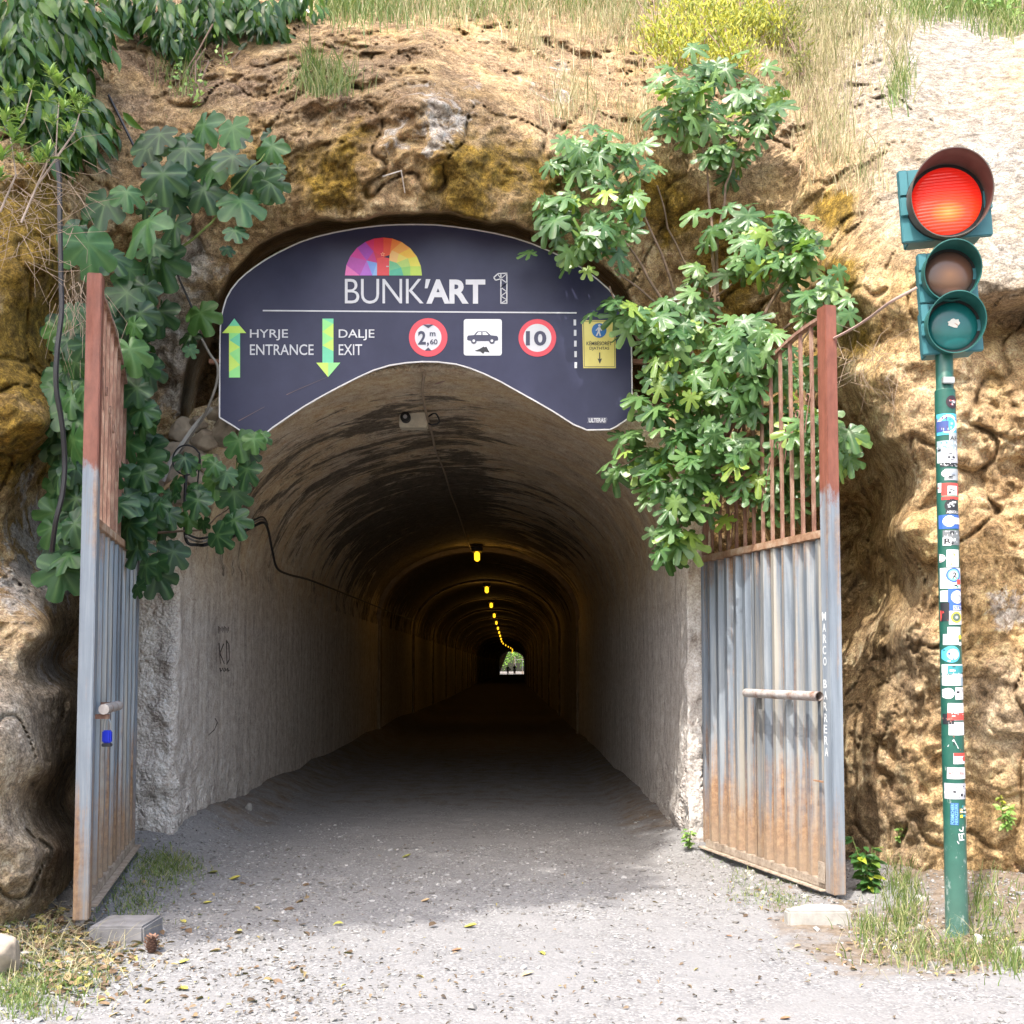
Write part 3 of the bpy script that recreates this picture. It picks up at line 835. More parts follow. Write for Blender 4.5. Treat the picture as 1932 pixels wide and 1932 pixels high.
# the dome emblem of coloured facets
fl = Flat()
def cc(*a): return srgb(*a)
cx0, cy0, rr_ = 763, 270, 168
ap = lambda deg: (cx0 + rr_ * math.cos(R(deg)), cy0 - rr_ * 0.985 * math.sin(R(deg)))
L1, L2, L3, L4, L5 = (660, 270), (690, 205), (715, 270), (720, 165), (735, 215)
fac = [([ap(180), ap(164), L1], (236, 120, 190)), ([ap(164), ap(150), L2, L1], (190, 80, 180)), ([ap(150), ap(133), L2], (214, 60, 160)), ([ap(133), ap(118), L4, L2], (170, 70, 190)),
       ([ap(118), ap(104), L4], (226, 50, 120)), ([ap(104), ap(90), (763, 190), L4], (232, 60, 90)), ([L1, L2, L3], (190, 110, 215)), ([L2, L5, L3], (130, 165, 235)), ([L2, L4, L5], (205, 60, 150)),
       ([L3, L5, (735, 270)], (150, 190, 240)), ([L4, (763, 190), (735, 195), L5], (220, 60, 90)), ([(735, 195), (788, 195), (788, 270), (735, 270)], (233, 78, 84)), ([(763, 190), (735, 195), (788, 195)], (240, 90, 80)),
       ([ap(90), ap(77), (790, 180), (763, 190)], (240, 92, 70)), ([ap(77), ap(62), (800, 160), (790, 180)], (246, 140, 70)), ([ap(62), ap(46), (830, 175), (800, 160)], (250, 176, 90)), ([ap(46), ap(30), (870, 195), (830, 175)], (252, 204, 80)),
       ([ap(30), ap(14), (880, 230), (870, 195)], (236, 226, 90)), ([ap(14), ap(0), (880, 270), (880, 230)], (196, 222, 92)), ([(790, 180), (800, 160), (830, 175), (820, 215), (788, 205)], (250, 200, 130)), ([(830, 175), (870, 195), (820, 215)], (246, 222, 110)),
       ([(788, 205), (820, 215), (840, 235), (788, 250)], (120, 200, 150)), ([(820, 215), (870, 195), (880, 230), (840, 235)], (190, 220, 120)), ([(788, 250), (840, 235), (850, 270), (788, 270)], (90, 190, 160)), ([(840, 235), (880, 230), (880, 270), (850, 270)], (150, 210, 110))]
for pts, c in fac: fl.poly(pts, tuple(k * 0.92 for k in cc(*c)))
# star outline and door handle
for k in range(10):
    a0, a1 = R(-90 + 36 * k), R(-90 + 36 * (k + 1)); q0, q1 = (11, 5) if k % 2 == 0 else (5, 11)
    P_ = [(760 + q0 * math.cos(a0), 178 + q0 * math.sin(a0)), (760 + q1 * math.cos(a1), 178 + q1 * math.sin(a1)), (760 + (q1 - 2.6) * math.cos(a1), 178 + (q1 - 2.6) * math.sin(a1)), (760 + (q0 - 2.6) * math.cos(a0), 178 + (q0 - 2.6) * math.sin(a0))]
    fl.poly(P_, cc(250, 190, 150), 1)
fl.poly([(775, 229), (786, 229), (786, 233), (775, 233)], WH, 1)
fl.build("dome_emblem", M_PRINT, sign, on_sign)
# direction arrows
G1, G2, G3 = cc(198, 232, 104), cc(150, 226, 140), cc(112, 208, 166)
fl = Flat(); fl.poly([(113, 457), (88, 490), (138, 490)], G3); fl.poly([(88, 490), (138, 490), (165, 521), (60, 521)], G1)
for a_, c in (([(90, 521), (138, 521), (92, 552)], G2), ([(138, 521), (138, 582), (92, 552)], G3), ([(90, 521), (92, 552), (138, 582), (90, 610)], G1), ([(90, 610), (138, 582), (138, 660)], G2), ([(90, 610), (138, 660), (90, 690)], G1), ([(90, 690), (138, 660), (138, 715), (90, 715)], G2)): fl.poly(a_, c)
fl.build("arrow", M_PRINT, sign, on_sign)
fl = Flat()
for a_, c in (([(497, 458), (545, 458), (545, 480)], G3), ([(497, 458), (545, 480), (497, 515)], G2), ([(497, 515), (545, 480), (545, 545)], G1), ([(497, 515), (545, 545), (497, 575)], G2), ([(497, 575), (545, 545), (545, 600)], G1), ([(497, 575), (545, 600), (545, 650), (497, 650)], G3), ([(470, 650), (522, 650), (522, 713)], G1), ([(522, 650), (575, 650), (522, 713)], G2)): fl.poly(a_, c)
fl.build("arrow", M_PRINT, sign, on_sign)
fl = Flat(); fl.text("HYRJE", 181, 347, 505, 553, WH, weight=0.006); fl.text("ENTRANCE", 181, 459, 570, 617, WH, weight=0.006); fl.build("lettering", M_PRINT, sign, on_sign)
fl = Flat(); fl.text("DALJE", 568, 724, 505, 553, WH, weight=0.006); fl.text("EXIT", 568, 670, 570, 617, WH, weight=0.006); fl.build("lettering", M_PRINT, sign, on_sign)
RED, INK = srgb(215, 70, 84), (0.045, 0.045, 0.09)
fl = Flat(); fl.disc(958, 540, 84, RED, 0, r0=58); fl.disc(958, 540, 58, WH, 0)
fl.text("2", 914, 948, 512, 572, INK, 1, weight=0.03); fl.text(",", 953, 961, 562, 580, INK, 1, weight=0.03); fl.text("m", 965, 990, 518, 535, INK, 1, weight=0.02); fl.text("60", 966, 999, 548, 571, INK, 1, weight=0.02)
fl.poly([(933, 484), (983, 484), (958, 500)], INK, 1); fl.poly([(943, 598), (958, 584), (973, 598)], INK, 1)
fl.build("height_limit_roundel", M_PRINT, sign, on_sign)
fl = Flat()
def rrect(x0, x1, y0, y1, r, n=5):
    P_ = []
    for (cx, cy, a) in ((x1 - r, y0 + r, -90), (x1 - r, y1 - r, 0), (x0 + r, y1 - r, 90), (x0 + r, y0 + r, 180)):
        for k in range(n + 1): th = R(a + 90 * k / n); P_.append((cx + r * math.cos(th), cy + r * math.sin(th)))
    return P_
fl.poly(rrect(1113, 1279, 460, 619, 11), (0.70, 0.71, 0.74))
fl.poly([(1128, 538), (1133, 532), (1158, 530), (1172, 514), (1213, 514), (1231, 531), (1258, 534), (1263, 541), (1263, 553), (1246, 556), (1232, 556), (1172, 556), (1142, 555), (1128, 552)], INK, 1)
fl.poly([(1165, 530), (1176, 518), (1190, 518), (1190, 530)], (0.70, 0.71, 0.74), 2); fl.poly([(1195, 518), (1210, 518), (1221, 530), (1195, 530)], (0.70, 0.71, 0.74), 2)
for wx in (1157, 1236): fl.disc(wx, 556, 12, INK, 2, 20); fl.disc(wx, 556, 6, (0.70, 0.71, 0.74), 3, 16)
fl.poly([(1160, 599), (1180, 591), (1200, 580), (1204, 583), (1212, 580), (1226, 606), (1205, 602), (1198, 612), (1185, 602)], (0.02, 0.02, 0.025), 1)
fl.build("car_pictogram", M_PRINT, sign, on_sign)
fl = Flat(); fl.disc(1434, 542, 82, RED, 0, r0=61); fl.disc(1434, 542, 61, WH, 0); fl.text("10", 1384, 1473, 512, 576, INK, 1, weight=0.032); fl.build("speed_limit_roundel", M_PRINT, sign, on_sign)
fl = Flat()
for k, yc in enumerate((475, 520, 567, 613, 661)): fl.poly([(1592 + k, yc - 13), (1603 + k, yc - 13), (1603 + k, yc + 13), (1592 + k, yc + 13)], WH); fl.build("dash", M_PRINT, sign, on_sign); fl = Flat()
YL, BLK = srgb(222, 208, 120), (0.05, 0.05, 0.04)
fl = Flat(); fl.poly([(1629, 465), (1774, 465), (1776, 674), (1634, 674)], YL)
for (a_, b_) in (((1635, 470), (1769, 470)), ((1769, 470), (1771, 668)), ((1771, 668), (1639, 668)), ((1639, 668), (1635, 470))):
    v0, v1 = Vector(a_), Vector(b_); tt_ = (v1 - v0).normalized(); nn = Vector((-tt_.y, tt_.x)) * 0.9
    fl.poly([tuple(v0 + nn), tuple(v1 + nn), tuple(v1 - nn), tuple(v0 - nn)], BLK, 1)
fl.disc(1703, 510, 32, srgb(50, 110, 175), 1)
fl.disc(1704, 489, 5.5, WH, 2, 12); fl.poly([(1699, 496), (1710, 497), (1716, 512), (1711, 513), (1707, 505), (1706, 517), (1712, 535), (1706, 536), (1701, 521), (1694, 536), (1688, 534), (1697, 515), (1697, 505), (1691, 513), (1687, 510)], WH, 2)
fl.text("KËMBËSORËT", 1648, 1759, 555, 575, BLK, 1, weight=0.012); fl.text("DJATHTAS", 1661, 1747, 581, 598, BLK, 1, weight=0.012)
fl.poly([(1703, 606), (1708, 606), (1708, 634), (1716, 632), (1706, 656), (1696, 632), (1703, 634)], BLK, 1)
fl.build("pedestrian_notice", M_PRINT, sign, on_sign)
fl = Flat(); fl.poly([(1652, 889), (1736, 888), (1740, 896), (1734, 915), (1650, 913), (1655, 903)], (0.10, 0.10, 0.15)); fl.text("ULTERAS", 1658, 1731, 892, 911, WH, 1, weight=0.03)
fl.build("sticker", M_PRINT, sign, on_sign)
fl = Flat()
for a_, b_, w_ in (((340, 790), (395, 765), 3), ((130, 905), (245, 842), 3.2), ((395, 765), (520, 712), 2)):
    v0, v1 = Vector(a_), Vector(b_); tt_ = (v1 - v0).normalized(); nn = Vector((-tt_.y, tt_.x)) * w_ / 2
    fl = Flat(); fl.poly([tuple(v0 + nn), tuple(v1 + nn * 0.4), tuple(v1 - nn * 0.4), tuple(v0 - nn)], (0.16, 0.11, 0.11)); fl.build("scratch", M_PRINT, sign, on_sign)
# steel brackets that hold the panel
M_RUST = plain("brown_rust", (0.20, 0.095, 0.06), 0.85, var=0.4, scale=18, bump=0.4)
for (x0, x1, y) in ((1180, 1234, 683), (396, 420, 683)):
    a, b = at(x0, y - 4, SY + 0.05), at(x1, y + 4, SY + 0.05)
    mb = MB(); mb.box(a.x - p0.x, b.x - p0.x, 0.02, 0.07, b.z - p0.z, a.z - p0.z); mb.build("bracket", M_RUST, sign)
# ================================================================ gates
def galv_mat(name, post=False):
    t = NT(name)
    x, y, z = t.sep()[:]
    st_ = t.noise(1.0, 9, 0.65, vec=t.mapping((9, 9, 0.55)), dist=0.3)
    blot = t.noise(2.4, 9, 0.7)
    g = t.ramp(st_, [(0.3, (0.12, 0.145, 0.18)), (0.5, (0.215, 0.25, 0.295)), (0.68, (0.36, 0.39, 0.42))])
    pale = t.ramp(t.noise(1.0, 8, 0.6, vec=t.mapping((14, 14, 0.35), loc=(3, 1, 0))), [(0.50, 0.0), (0.64, 0.65)])
    if not post: g = t.mix(pale, g, (0.50, 0.44, 0.35))
    hz = t.math('DIVIDE', z, 2.5)
    foot = t.ramp(hz, [(0.03, 0.55), (0.22, 0.30), (0.45, 0.02), (0.85, 0.0), (0.97, 0.22)])
    if post: foot = t.math('MULTIPLY', foot, 0.75)
    rs = t.noise(1.0, 10, 0.7, vec=t.mapping((15, 15, 0.45), loc=(1, 7, 2)), dist=0.4)
    rf = t.math('ADD', t.math('MULTIPLY', foot, 0.42), t.math('ADD', t.math('MULTIPLY', rs, 0.7), t.math('MULTIPLY', blot, 0.30)))
    rfac = t.ramp(rf, [(0.555, 0.0), (0.69, 0.95)])
    rust = t.ramp(t.noise(22, 8, 0.7), [(0.3, (0.13, 0.06, 0.03)), (0.5, (0.31, 0.17, 0.085)), (0.72, (0.48, 0.32, 0.17))])
    c = t.mix(rfac, g, rust)
    # splashed mud at the foot
    mud = t.ramp(t.math('ADD', hz, t.math('MULTIPLY', blot, 0.22)), [(0.12, 0.35 if post else 0.75), (0.34, 0.0)])
    c = t.mix(mud, c, (0.27, 0.215, 0.16))
    if post:
        up = t.math('ADD', t.math('MULTIPLY', z, 0.25), t.math('MULTIPLY', t.noise(5, 6, 0.7, vec=t.mapping((1, 1, 0.5))), 0.30))
        uf = t.ramp(up, [(0.80, 0.0), (0.83, 1.0)])
        red = t.ramp(t.noise(9, 8, 0.7, vec=t.mapping((2, 2, 0.6))), [(0.3, (0.15, 0.05, 0.032)), (0.7, (0.29, 0.105, 0.07))])
        c = t.mix(uf, c, red)
    h = t.math('MULTIPLY', t.noise(45, 6, 0.7), 1.0)
    ro = t.ramp(rfac, [(0.0, 0.42), (1.0, 0.85)])
    me_ = t.ramp(rfac, [(0.0, 0.35), (1.0, 0.0)])
    if post: me_ = 0.0
    return t.set(color=c, rough=ro, metal=me_, normal=t.bump(h, 0.25, 0.006))
M_GALV = galv_mat("galvanised_sheet")
M_GPOST = galv_mat("gate_post_steel", True)
t = NT("rusty_bar")
c_ = t.ramp(t.noise(24, 8, 0.7, vec=t.mapping((1, 1, 0.3))), [(0.3, (0.14, 0.06, 0.042)), (0.5, (0.25, 0.135, 0.095)), (0.7, (0.40, 0.28, 0.21))])
M_BAR = t.set(color=c_, rough=0.8, normal=t.bump(t.noise(60, 5), 0.4, 0.004))
t = NT("rusty_rail")
c_ = t.ramp(t.noise(9, 9, 0.7), [(0.3, (0.17, 0.075, 0.035)), (0.5, (0.34, 0.20, 0.12)), (0.7, (0.52, 0.42, 0.32))])
M_RAIL = t.set(color=c_, rough=0.8, normal=t.bump(t.noise(60, 5), 0.4, 0.004))
t = NT("mud_caked_rail")
c_ = t.ramp(t.noise(14, 9, 0.7), [(0.35, (0.20, 0.15, 0.11)), (0.6, (0.42, 0.35, 0.28))])
M_MUD = t.set(color=c_, rough=0.95, normal=t.bump(t.noise(40, 7), 0.7, 0.01))
def corr(s0, s1, pitch, depth, vis):
    """trapezoid sheet outline as (s, n)"""
    out = []; s = s0
    prof = [(0, 0), (0.30, 0), (0.42, 1), (0.68, 1), (0.80, 0)]
    while s < s1 - 1e-6:
        for a, b in prof:
            ss = s + a * pitch
            if ss <= s1: out.append((ss, vis * depth * b))
        s += pitch
    out.append((s1, out[-1][1])); return out
def gate_leaf(name, label, far, near, vis, top=4.05, mid=2.44, foot=0.05, pitch=0.165, seam=0.0, postw=0.115):
    far, near = Vector(far), Vector(near)
    d = near - far; L = math.hypot(d.x, d.y); rz = math.atan2(d.y, d.x)
    g = empty(name, (far.x, far.y, gz(far.x, far.y)), label, "gate", None, rz)
    n0, n1 = -0.03, 0.03
    # near post: channel section
    mb = MB(); mb.box(L - postw, L, -0.045, 0.045, 0.0, top); mb.build("post", M_GPOST, g, bevel=0.006)
    mb = MB(); mb.box(L - postw * 0.72, L - postw * 0.30, -0.018, 0.018, top, top + 0.001); 
    # far stile
    mb = MB(); mb.box(0, 0.055, n0, n1, foot, mid + 0.0); mb.build("stile", M_GPOST, g, bevel=0.004)
    mb = MB(); mb.box(0.057, L - postw - 0.002, -0.04, 0.04, mid - 0.028, mid + 0.028); mb.build("rail", M_RAIL, g, bevel=0.004)
    mb = MB(); mb.box(0.057, L - postw - 0.002, -0.035 if vis < 0 else -0.02, 0.02 if vis < 0 else 0.035, foot - 0.03, foot + 0.028)
    mb.box(0.0, L - postw - 0.002, vis * 0.05 - 0.03, vis * 0.05 + 0.03, foot - 0.045, foot - 0.032); mb.build("rail", M_MUD, g, bevel=0.004)
    # corrugated sheets either side of a middle stile
    ms = L * 0.47
    for (a, b) in ((0.057, ms - 0.022), (ms + 0.022, L - postw - 0.003)):
        P_ = corr(a, b, pitch, 0.044, vis); m = len(P_)
        rg_ = np.random.default_rng(int(a * 100) + 3)
        V_, k = [], 24
        for j in range(k + 1):
            z_ = foot + 0.03 + (mid - 0.03 - foot - 0.03) * j / k
            V_ += [(s_, n_ - vis * 0.018 + 0.0025 * float(vn(s_ * 5, z_ * 3, 0.5, 5)), z_) for s_, n_ in P_]
        fc_ = [(j * m + i, j * m + i + 1, (j + 1) * m + i + 1, (j + 1) * m + i) for j in range(k) for i in range(m - 1)]
        o = npmesh("corrugated_sheet", V_, fc_, M_GALV, g, smooth=False)
    mb = MB(); mb.box(ms - 0.02, ms + 0.02, -0.024, 0.026, foot + 0.03, mid - 0.03); mb.build("stile", M_GALV, g, bevel=0.003)
    # curved top rail, quarter ellipse from far stile to the post head
    a_, b_ = L - postw - 0.02, top - 0.06 - mid
    arc = []
    for k in range(25):
        th = math.pi - (math.pi / 2) * k / 24
        arc.append((0.02 + a_ + a_ * math.cos(th), 0, mid + b_ * math.sin(th) ** 0.95 if k else mid))
    V_, Fc_ = [], []
    mb = MB()
    for k in range(24):
        p, q_ = Vector(arc[k]), Vector(arc[k + 1]); tt = (q_ - p).normalized(); nn = Vector((-tt.z, 0, tt.x)) * 0.012
        vs = [p + nn, q_ + nn, q_ - nn, p - nn]
        vs = [(v.x, -0.025, v.z) for v in vs] + [(v.x, 0.025, v.z) for v in vs]
        mb.add(vs, [(0, 1, 2, 3), (7, 6, 5, 4), (0, 4, 5, 1), (2, 6, 7, 3), (0, 3, 7, 4), (1, 5, 6, 2)])
    mb.build("arched_rail", M_BAR, g)
    def ztop(s):
        u = (s - 0.02 - a_) / a_
        return mid + b_ * max(0.0, 1 - min(1, u * u)) ** 0.475
    nb = 12
    for k in range(nb):
        s_ = 0.10 + (L - postw - 0.18) * (k + 0.5) / nb
        mb = MB(); mb.box(s_ - 0.011, s_ + 0.011, -0.011, 0.011, mid + 0.028, ztop(s_) - 0.008)
        mb.build("bar", M_BAR, g)
    # wrought scrolls rising from the far side to the post
    for k in range(3, nb):
        mb = MB()
        s_ = 0.10 + (L - postw - 0.18) * (k + 0.5) / nb
        zc = mid + 0.30 + 0.78 * (k - 3) / (nb - 3)
        if zc > ztop(s_) - 0.2: continue
        pts = []
        for j in range(15):
            th = R(-60 + 290 * j / 14); r = 0.034 - 0.010 * j / 14
            pts.append((s_ - 0.03 + r * math.cos(th), vis * 0.017, zc + r * math.sin(th)))
        mb.tube(pts, 0.006, n=5)
        if k % 2: mb.tube([(s_ - 0.015, vis * 0.017, zc - 0.03), (s_ - 0.045, vis * 0.019, zc - 0.14), (s_ - 0.075, vis * 0.017, zc - 0.24)], 0.005, n=5)
        mb.build("scroll", M_BAR, g, smooth=True)
    # draw bar on its lugs
    return g, L, ms
t = NT('worn_tube')
c_ = t.ramp(t.noise(7, 9, 0.7), [(0.38, (0.20, 0.11, 0.07)), (0.5, (0.34, 0.30, 0.28)), (0.7, (0.50, 0.48, 0.47))])
M_DRAW = t.set(color=c_, rough=0.6)
FR, NR = (1.675, 9.98), (2.225, 7.92)
g1, L1_, ms1 = gate_leaf("corrugated_gate", "right gate leaf of rusty corrugated steel in full sun with an open barred top", FR, NR, -1, top=4.03, mid=2.45)
zb = 1.33
mb = MB(); mb.tube([(ms1 + 0.0, -0.115, zb), (L1_ - 0.035, -0.115, zb)], 0.033, n=14, caps=False); mb.tube([(L1_ - 0.035, -0.115, zb), (ms1, -0.115, zb)], 0.027, n=14, caps=False)
db = mb.build("draw_bar", M_DRAW, g1, smooth=True)
for s_ in (ms1 + 0.03, ms1 + 0.5, L1_ - 0.2):
    mb = MB(); mb.box(s_, s_ + 0.03, -0.09, -0.02, zb - 0.03, zb + 0.03); mb.build("lug", M_BAR, db)
mb = MB(); mb.box(L1_ - 0.24, L1_ - 0.12, -0.055, -0.045, 0.74, 0.752); mb.build("catch", M_RAIL, g1)
mb = MB(); mb.box(L1_ - 0.20, L1_ - 0.116, -0.052, -0.046, 0.06, 0.2); mb.build("patch_plate", M_MUD, g1)
# painted name down the post
fl = Flat()
name_ = "MARCO BARRERA"
zt, zb_ = 1.905, 0.905
for k, ch in enumerate(name_):
    if ch == " ":
        fl.build("painted_name", M_PRINT, bpy.data.objects[g1.children[0].name], lambda x, z, l: (L1_ - 0.115 + x, -0.0475, -z)); fl = Flat(); continue
    y0 = zt - (zt - zb_) * k / len(name_)
    w_ = 0.042 if ch != "M" else 0.05
    jit = ((k * 37) % 5 - 2) * 0.002
    fl.text(ch, 0.02 + jit, 0.02 + jit + w_, -(y0), -(y0 - 0.058), (0.75, 0.78, 0.80), 0, weight=0.012)
fl.build("painted_name", M_PRINT, bpy.data.objects[g1.children[0].name], lambda x, z, l: (L1_ - 0.115 + x, -0.0475, -z))
FL, NL = (-3.06, 9.56), (-2.55, 7.05)
g2, L2_, ms2 = gate_leaf("corrugated_gate", "left gate leaf of streaked corrugated steel in shade with a blue padlock", FL, NL, 1, top=3.93, mid=2.40, pitch=0.24, foot=0.10)
zl = 1.25
mb = MB(); mb.tube([(L2_ - 0.75, 0.10, zl), (L2_ - 0.06, 0.10, zl)], 0.032, n=14, caps=True)
db = mb.build("draw_bar", M_DRAW, g2, smooth=True)
mb = MB(); mb.box(L2_ - 0.16, L2_ - 0.10, 0.03, 0.125, zl - 0.06, zl - 0.033); mb.build("lug", M_BAR, db); mb = MB(); mb.box(L2_ - 0.5, L2_ - 0.47, 0.02, 0.10, zl - 0.03, zl + 0.03); mb.build("lug", M_BAR, db)
# padlock hangs from the lug: a thing of its own
wp = g2.matrix_basis @ Vector((L2_ - 0.16, 0.11, zl - 0.06))
pl = empty("padlock", tuple(wp), "small blue padlock hanging from the draw bar of the left gate", "padlock")
mb = MB(); mb.box(-0.028, 0.028, -0.018, 0.018, -0.150, -0.072); mb.build("lock_body", plain("blue_plastic", (0.01, 0.03, 0.55), 0.35), pl, bevel=0.008)
mb = MB(); mb.box(-0.029, 0.029, -0.019, 0.019, -0.172, -0.152); mb.build("bottom_cap", plain("dark_metal", (0.06, 0.06, 0.07), 0.4, 0.5), pl, bevel=0.004)
mb = MB(); mb.tube([(-0.016, 0, -0.072)] + [(0.016 * -math.cos(math.pi * k / 8), 0, -0.03 + 0.03 * math.sin(math.pi * k / 8)) for k in range(9)] + [(0.016, 0, -0.072)], 0.0045, n=6); mb.build("shackle", plain("shackle_steel", (0.5, 0.5, 0.5), 0.3, 0.9), pl, smooth=True)

# stones and blocks at the feet of the gates
M_BLOCK = plain("grey_block", (0.19, 0.185, 0.19), 0.95, var=0.25, scale=12, bump=0.6)
M_SLAB = plain("pale_slab", (0.33, 0.315, 0.29), 0.95, var=0.2, scale=16, bump=0.7)
p = ong(232, 1775)
mb = MB(); mb.box(-0.19, 0.15, -0.05, 0.22, -0.03, 0.085); o = mb.build("concrete_block", M_BLOCK, None, bevel=0.012)
o.location = (p.x, p.y, p.z + 0.01); o.rotation_euler = (R(3), R(-2), R(-8)); tag(o, "flat grey concrete block lying at the foot of the left gate", "block")
p = ong(1545, 1745)
mb = MB(); mb.prism([(-0.19, 0.0), (0.20, -0.01), (0.215, 0.16), (0.17, 0.20), (0.0, 0.235), (-0.12, 0.14), (-0.2, 0.08)], 0, 0.10, lambda v: (v[0], v[2], v[1] + 0.0))
o = mb.build("stone_slab", M_SLAB, None, bevel=0.012); o.location = (p.x, p.y, p.z - 0.015); o.rotation_euler = (R(0), 0, R(2))
tag(o, "pale wedge shaped concrete slab lying under the right gate post", "slab")
# ================================================================ traffic light
PB = gr(1806, 1772, 0.0); PY = PB.y
PB.z = gz(PB.x, PY) - 0.03
tl = empty("traffic_light", tuple(PB), "green traffic light on a sticker covered pole, its red lamp lit", "traffic light")
t = NT("green_paint")
c_ = t.ramp(t.noise(7, 8, 0.7), [(0.3, (0.010, 0.070, 0.052)), (0.7, (0.022, 0.115, 0.085))])
x_, y_, z_ = t.sep()[:]
wear = t.math('ADD', t.noise(26, 9, 0.75, vec=t.mapping((1, 1, 0.45))), t.math('MULTIPLY', t.ramp(t.math('DIVIDE', z_, 4.5), [(0.0, 1.0), (0.35, 0.0)]), 0.17))
c_ = t.mix(t.ramp(wear, [(0.70, 0.0), (0.76, 0.65)]), c_, (0.42, 0.46, 0.44))
c_ = t.mix(t.ramp(t.math('DIVIDE', z_, 4.5), [(0.0, 0.5), (0.16, 0.0)]), c_, (0.12, 0.20, 0.17))
M_POLE = t.set(color=c_, rough=0.35, normal=t.bump(t.noise(30, 6), 0.12, 0.004))
M_HOUS = plain("teal_housing", (0.04, 0.175, 0.205), 0.5, var=0.12, scale=6)
M_VIS = plain("visor_green", (0.02, 0.115, 0.105), 0.45, var=0.2, scale=10)
M_GASK = plain("black_gasket", (0.012, 0.012, 0.013), 0.6)
pz = lambda py: at(1790, py, PY).z - PB.z
PR = 0.064
mb = MB(); zj = pz(738)
mb.lathe([(PR * 1.02, 0), (PR, 0.3), (PR * 0.94, zj), (PR * 0.94, zj)], 28, 'z')
mb.lathe([(PR * 0.94, zj), (PR * 0.80, zj + 0.012), (PR * 0.80, pz(640))], 28, 'z')
pole = mb.build("pole", M_POLE, tl, smooth=True)
mb = MB(); mb.box(-0.035, 0.035, -PR * 0.8 - 0.02, -PR * 0.8 + 0.01, pz(728), pz(716)); mb.build("clamp", plain("pale_metal", (0.45, 0.46, 0.45), 0.4, 0.6), tl, bevel=0.004)
ROLL = R(3.2)
def head(px, py, size_w, size_h, rv, kind, lens_r, Lv, yaw):
    c = at(px, py, PY - 0.02)
    M = Matrix.Translation(c - PB) @ Matrix.Rotation(-ROLL, 4, 'Y') @ Matrix.Rotation(R(yaw), 4, 'Z') 
    w, h = size_w / 2, size_h / 2
    mb = MB(); mb.box(-w, w, -0.03, 0.012, -h, h)
    mb.box(-w * 0.82, w * 0.82, 0.014, 0.17, -h * 0.93, h * 0.93)
    for s_ in (-1, 1):   # hinge blocks standing proud left and right
        mb.box(s_ * w - 0.055 if s_ > 0 else -w - 0.004, w + 0.004 if s_ > 0 else -w + 0.055, -0.052, -0.032, -h * 0.30, h * 0.22)
        mb.box(s_ * w - 0.055 if s_ > 0 else -w - 0.003, w + 0.003 if s_ > 0 else -w + 0.055, -0.044, -0.032, h * 0.27, h * 0.99)
    hs = mb.build("housing", M_HOUS, tl, bevel=0.006, xf=M)
    mb = MB(); mb.lathe([(0.0001, -0.034), (lens_r * 1.14, -0.034), (lens_r * 1.14, -0.05), (lens_r, -0.052), (lens_r, -0.036)], 40, 'y'); mb.build("gasket", M_GASK, hs, xf=M)
    # visor: tube cut short below
    n = 48; vs = []; fs = []
    for k in range(n):
        th = 2 * math.pi * k / n
        L = Lv * (0.66 + 0.34 * math.sin(th))
        for (r, yy) in ((rv, -0.034), (rv * 1.03, -0.034 - L), (rv * 1.03 - 0.006, -0.034 - L), (rv - 0.006, -0.036)):
            vs.append((r * math.cos(th), yy, r * math.sin(th)))
    for k in range(n):
        a, b = k * 4, ((k + 1) % n) * 4
        fs += [(a, b, b + 1, a + 1), (a + 1, b + 1, b + 2, a + 2), (a + 2, b + 2, b + 3, a + 3)]
    mb = MB(); mb.add(vs, fs); mb.build("visor", M_VISR if kind == 'red' else M_VIS, tl, smooth=True, xf=M)
    # lens: shallow dome
    mb = MB(); mb.lathe([(0.0001, -0.078)] + [(lens_r * math.sin(R(a)), -0.050 - 0.028 * math.cos(R(a))) for a in range(10, 91, 10)], 48, 'y')
    lens = mb.build("lens", MLENS[kind], tl, smooth=True, xf=Matrix.Identity(4))
    lens.matrix_local = M
    return M, lens
M_VISR = plain("visor_brown", (0.10, 0.075, 0.065), 0.55, var=0.25, scale=10)
MLENS = {}
# lit red lens: horizontal prisms, hot spot of the bulb low in the middle
t = NT("lens_red_lit")
x_, y_, z_ = t.sep()[:]
w_ = t.n.new("ShaderNodeTexWave"); w_.bands_direction = 'Z'; w_.inputs["Scale"].default_value = 16; w_.inputs["Distortion"].default_value = 1.6; w_.inputs["Detail"].default_value = 2
t.l.new(t.mapping((0.35, 1, 1)), w_.inputs["Vector"])
dx = t.math('MULTIPLY', t.math('ADD', x_, 0.0), 8.0); dz = t.math('MULTIPLY', t.math('ADD', z_, 0.075), 12.0)
rad = t.math('SQRT', t.math('ADD', t.math('MULTIPLY', dx, dx), t.math('MULTIPLY', dz, dz)))
hot = t.ramp(t.math('MULTIPLY', rad, 0.42), [(0.0, (1.0, 0.52, 0.12)), (0.16, (1.0, 0.30, 0.04)), (0.36, (0.95, 0.085, 0.015)), (0.75, (0.62, 0.018, 0.008)), (1.0, (0.42, 0.010, 0.006))])
ec = t.mix(t.ramp(w_.outputs["Fac"], [(0.05, 0.42), (0.4, 0.0)]), hot, (0.28, 0.008, 0.004))
MLENS['red'] = t.set(color=(0.35, 0.01, 0.006), rough=0.15, emit=ec, estr=0.40, normal=t.bump(w_.outputs["Fac"], 0.3, 0.01))
t = NT("lens_amber_off"); 
x_, y_, z_ = t.sep()[:]
rad = t.math('SQRT', t.math('ADD', t.math('POWER', t.math('ABSOLUTE', t.math('MULTIPLY', x_, 6.5)), 2.0), t.math('POWER', t.math('ABSOLUTE', t.math('MULTIPLY', z_, 8.0)), 2.0)))
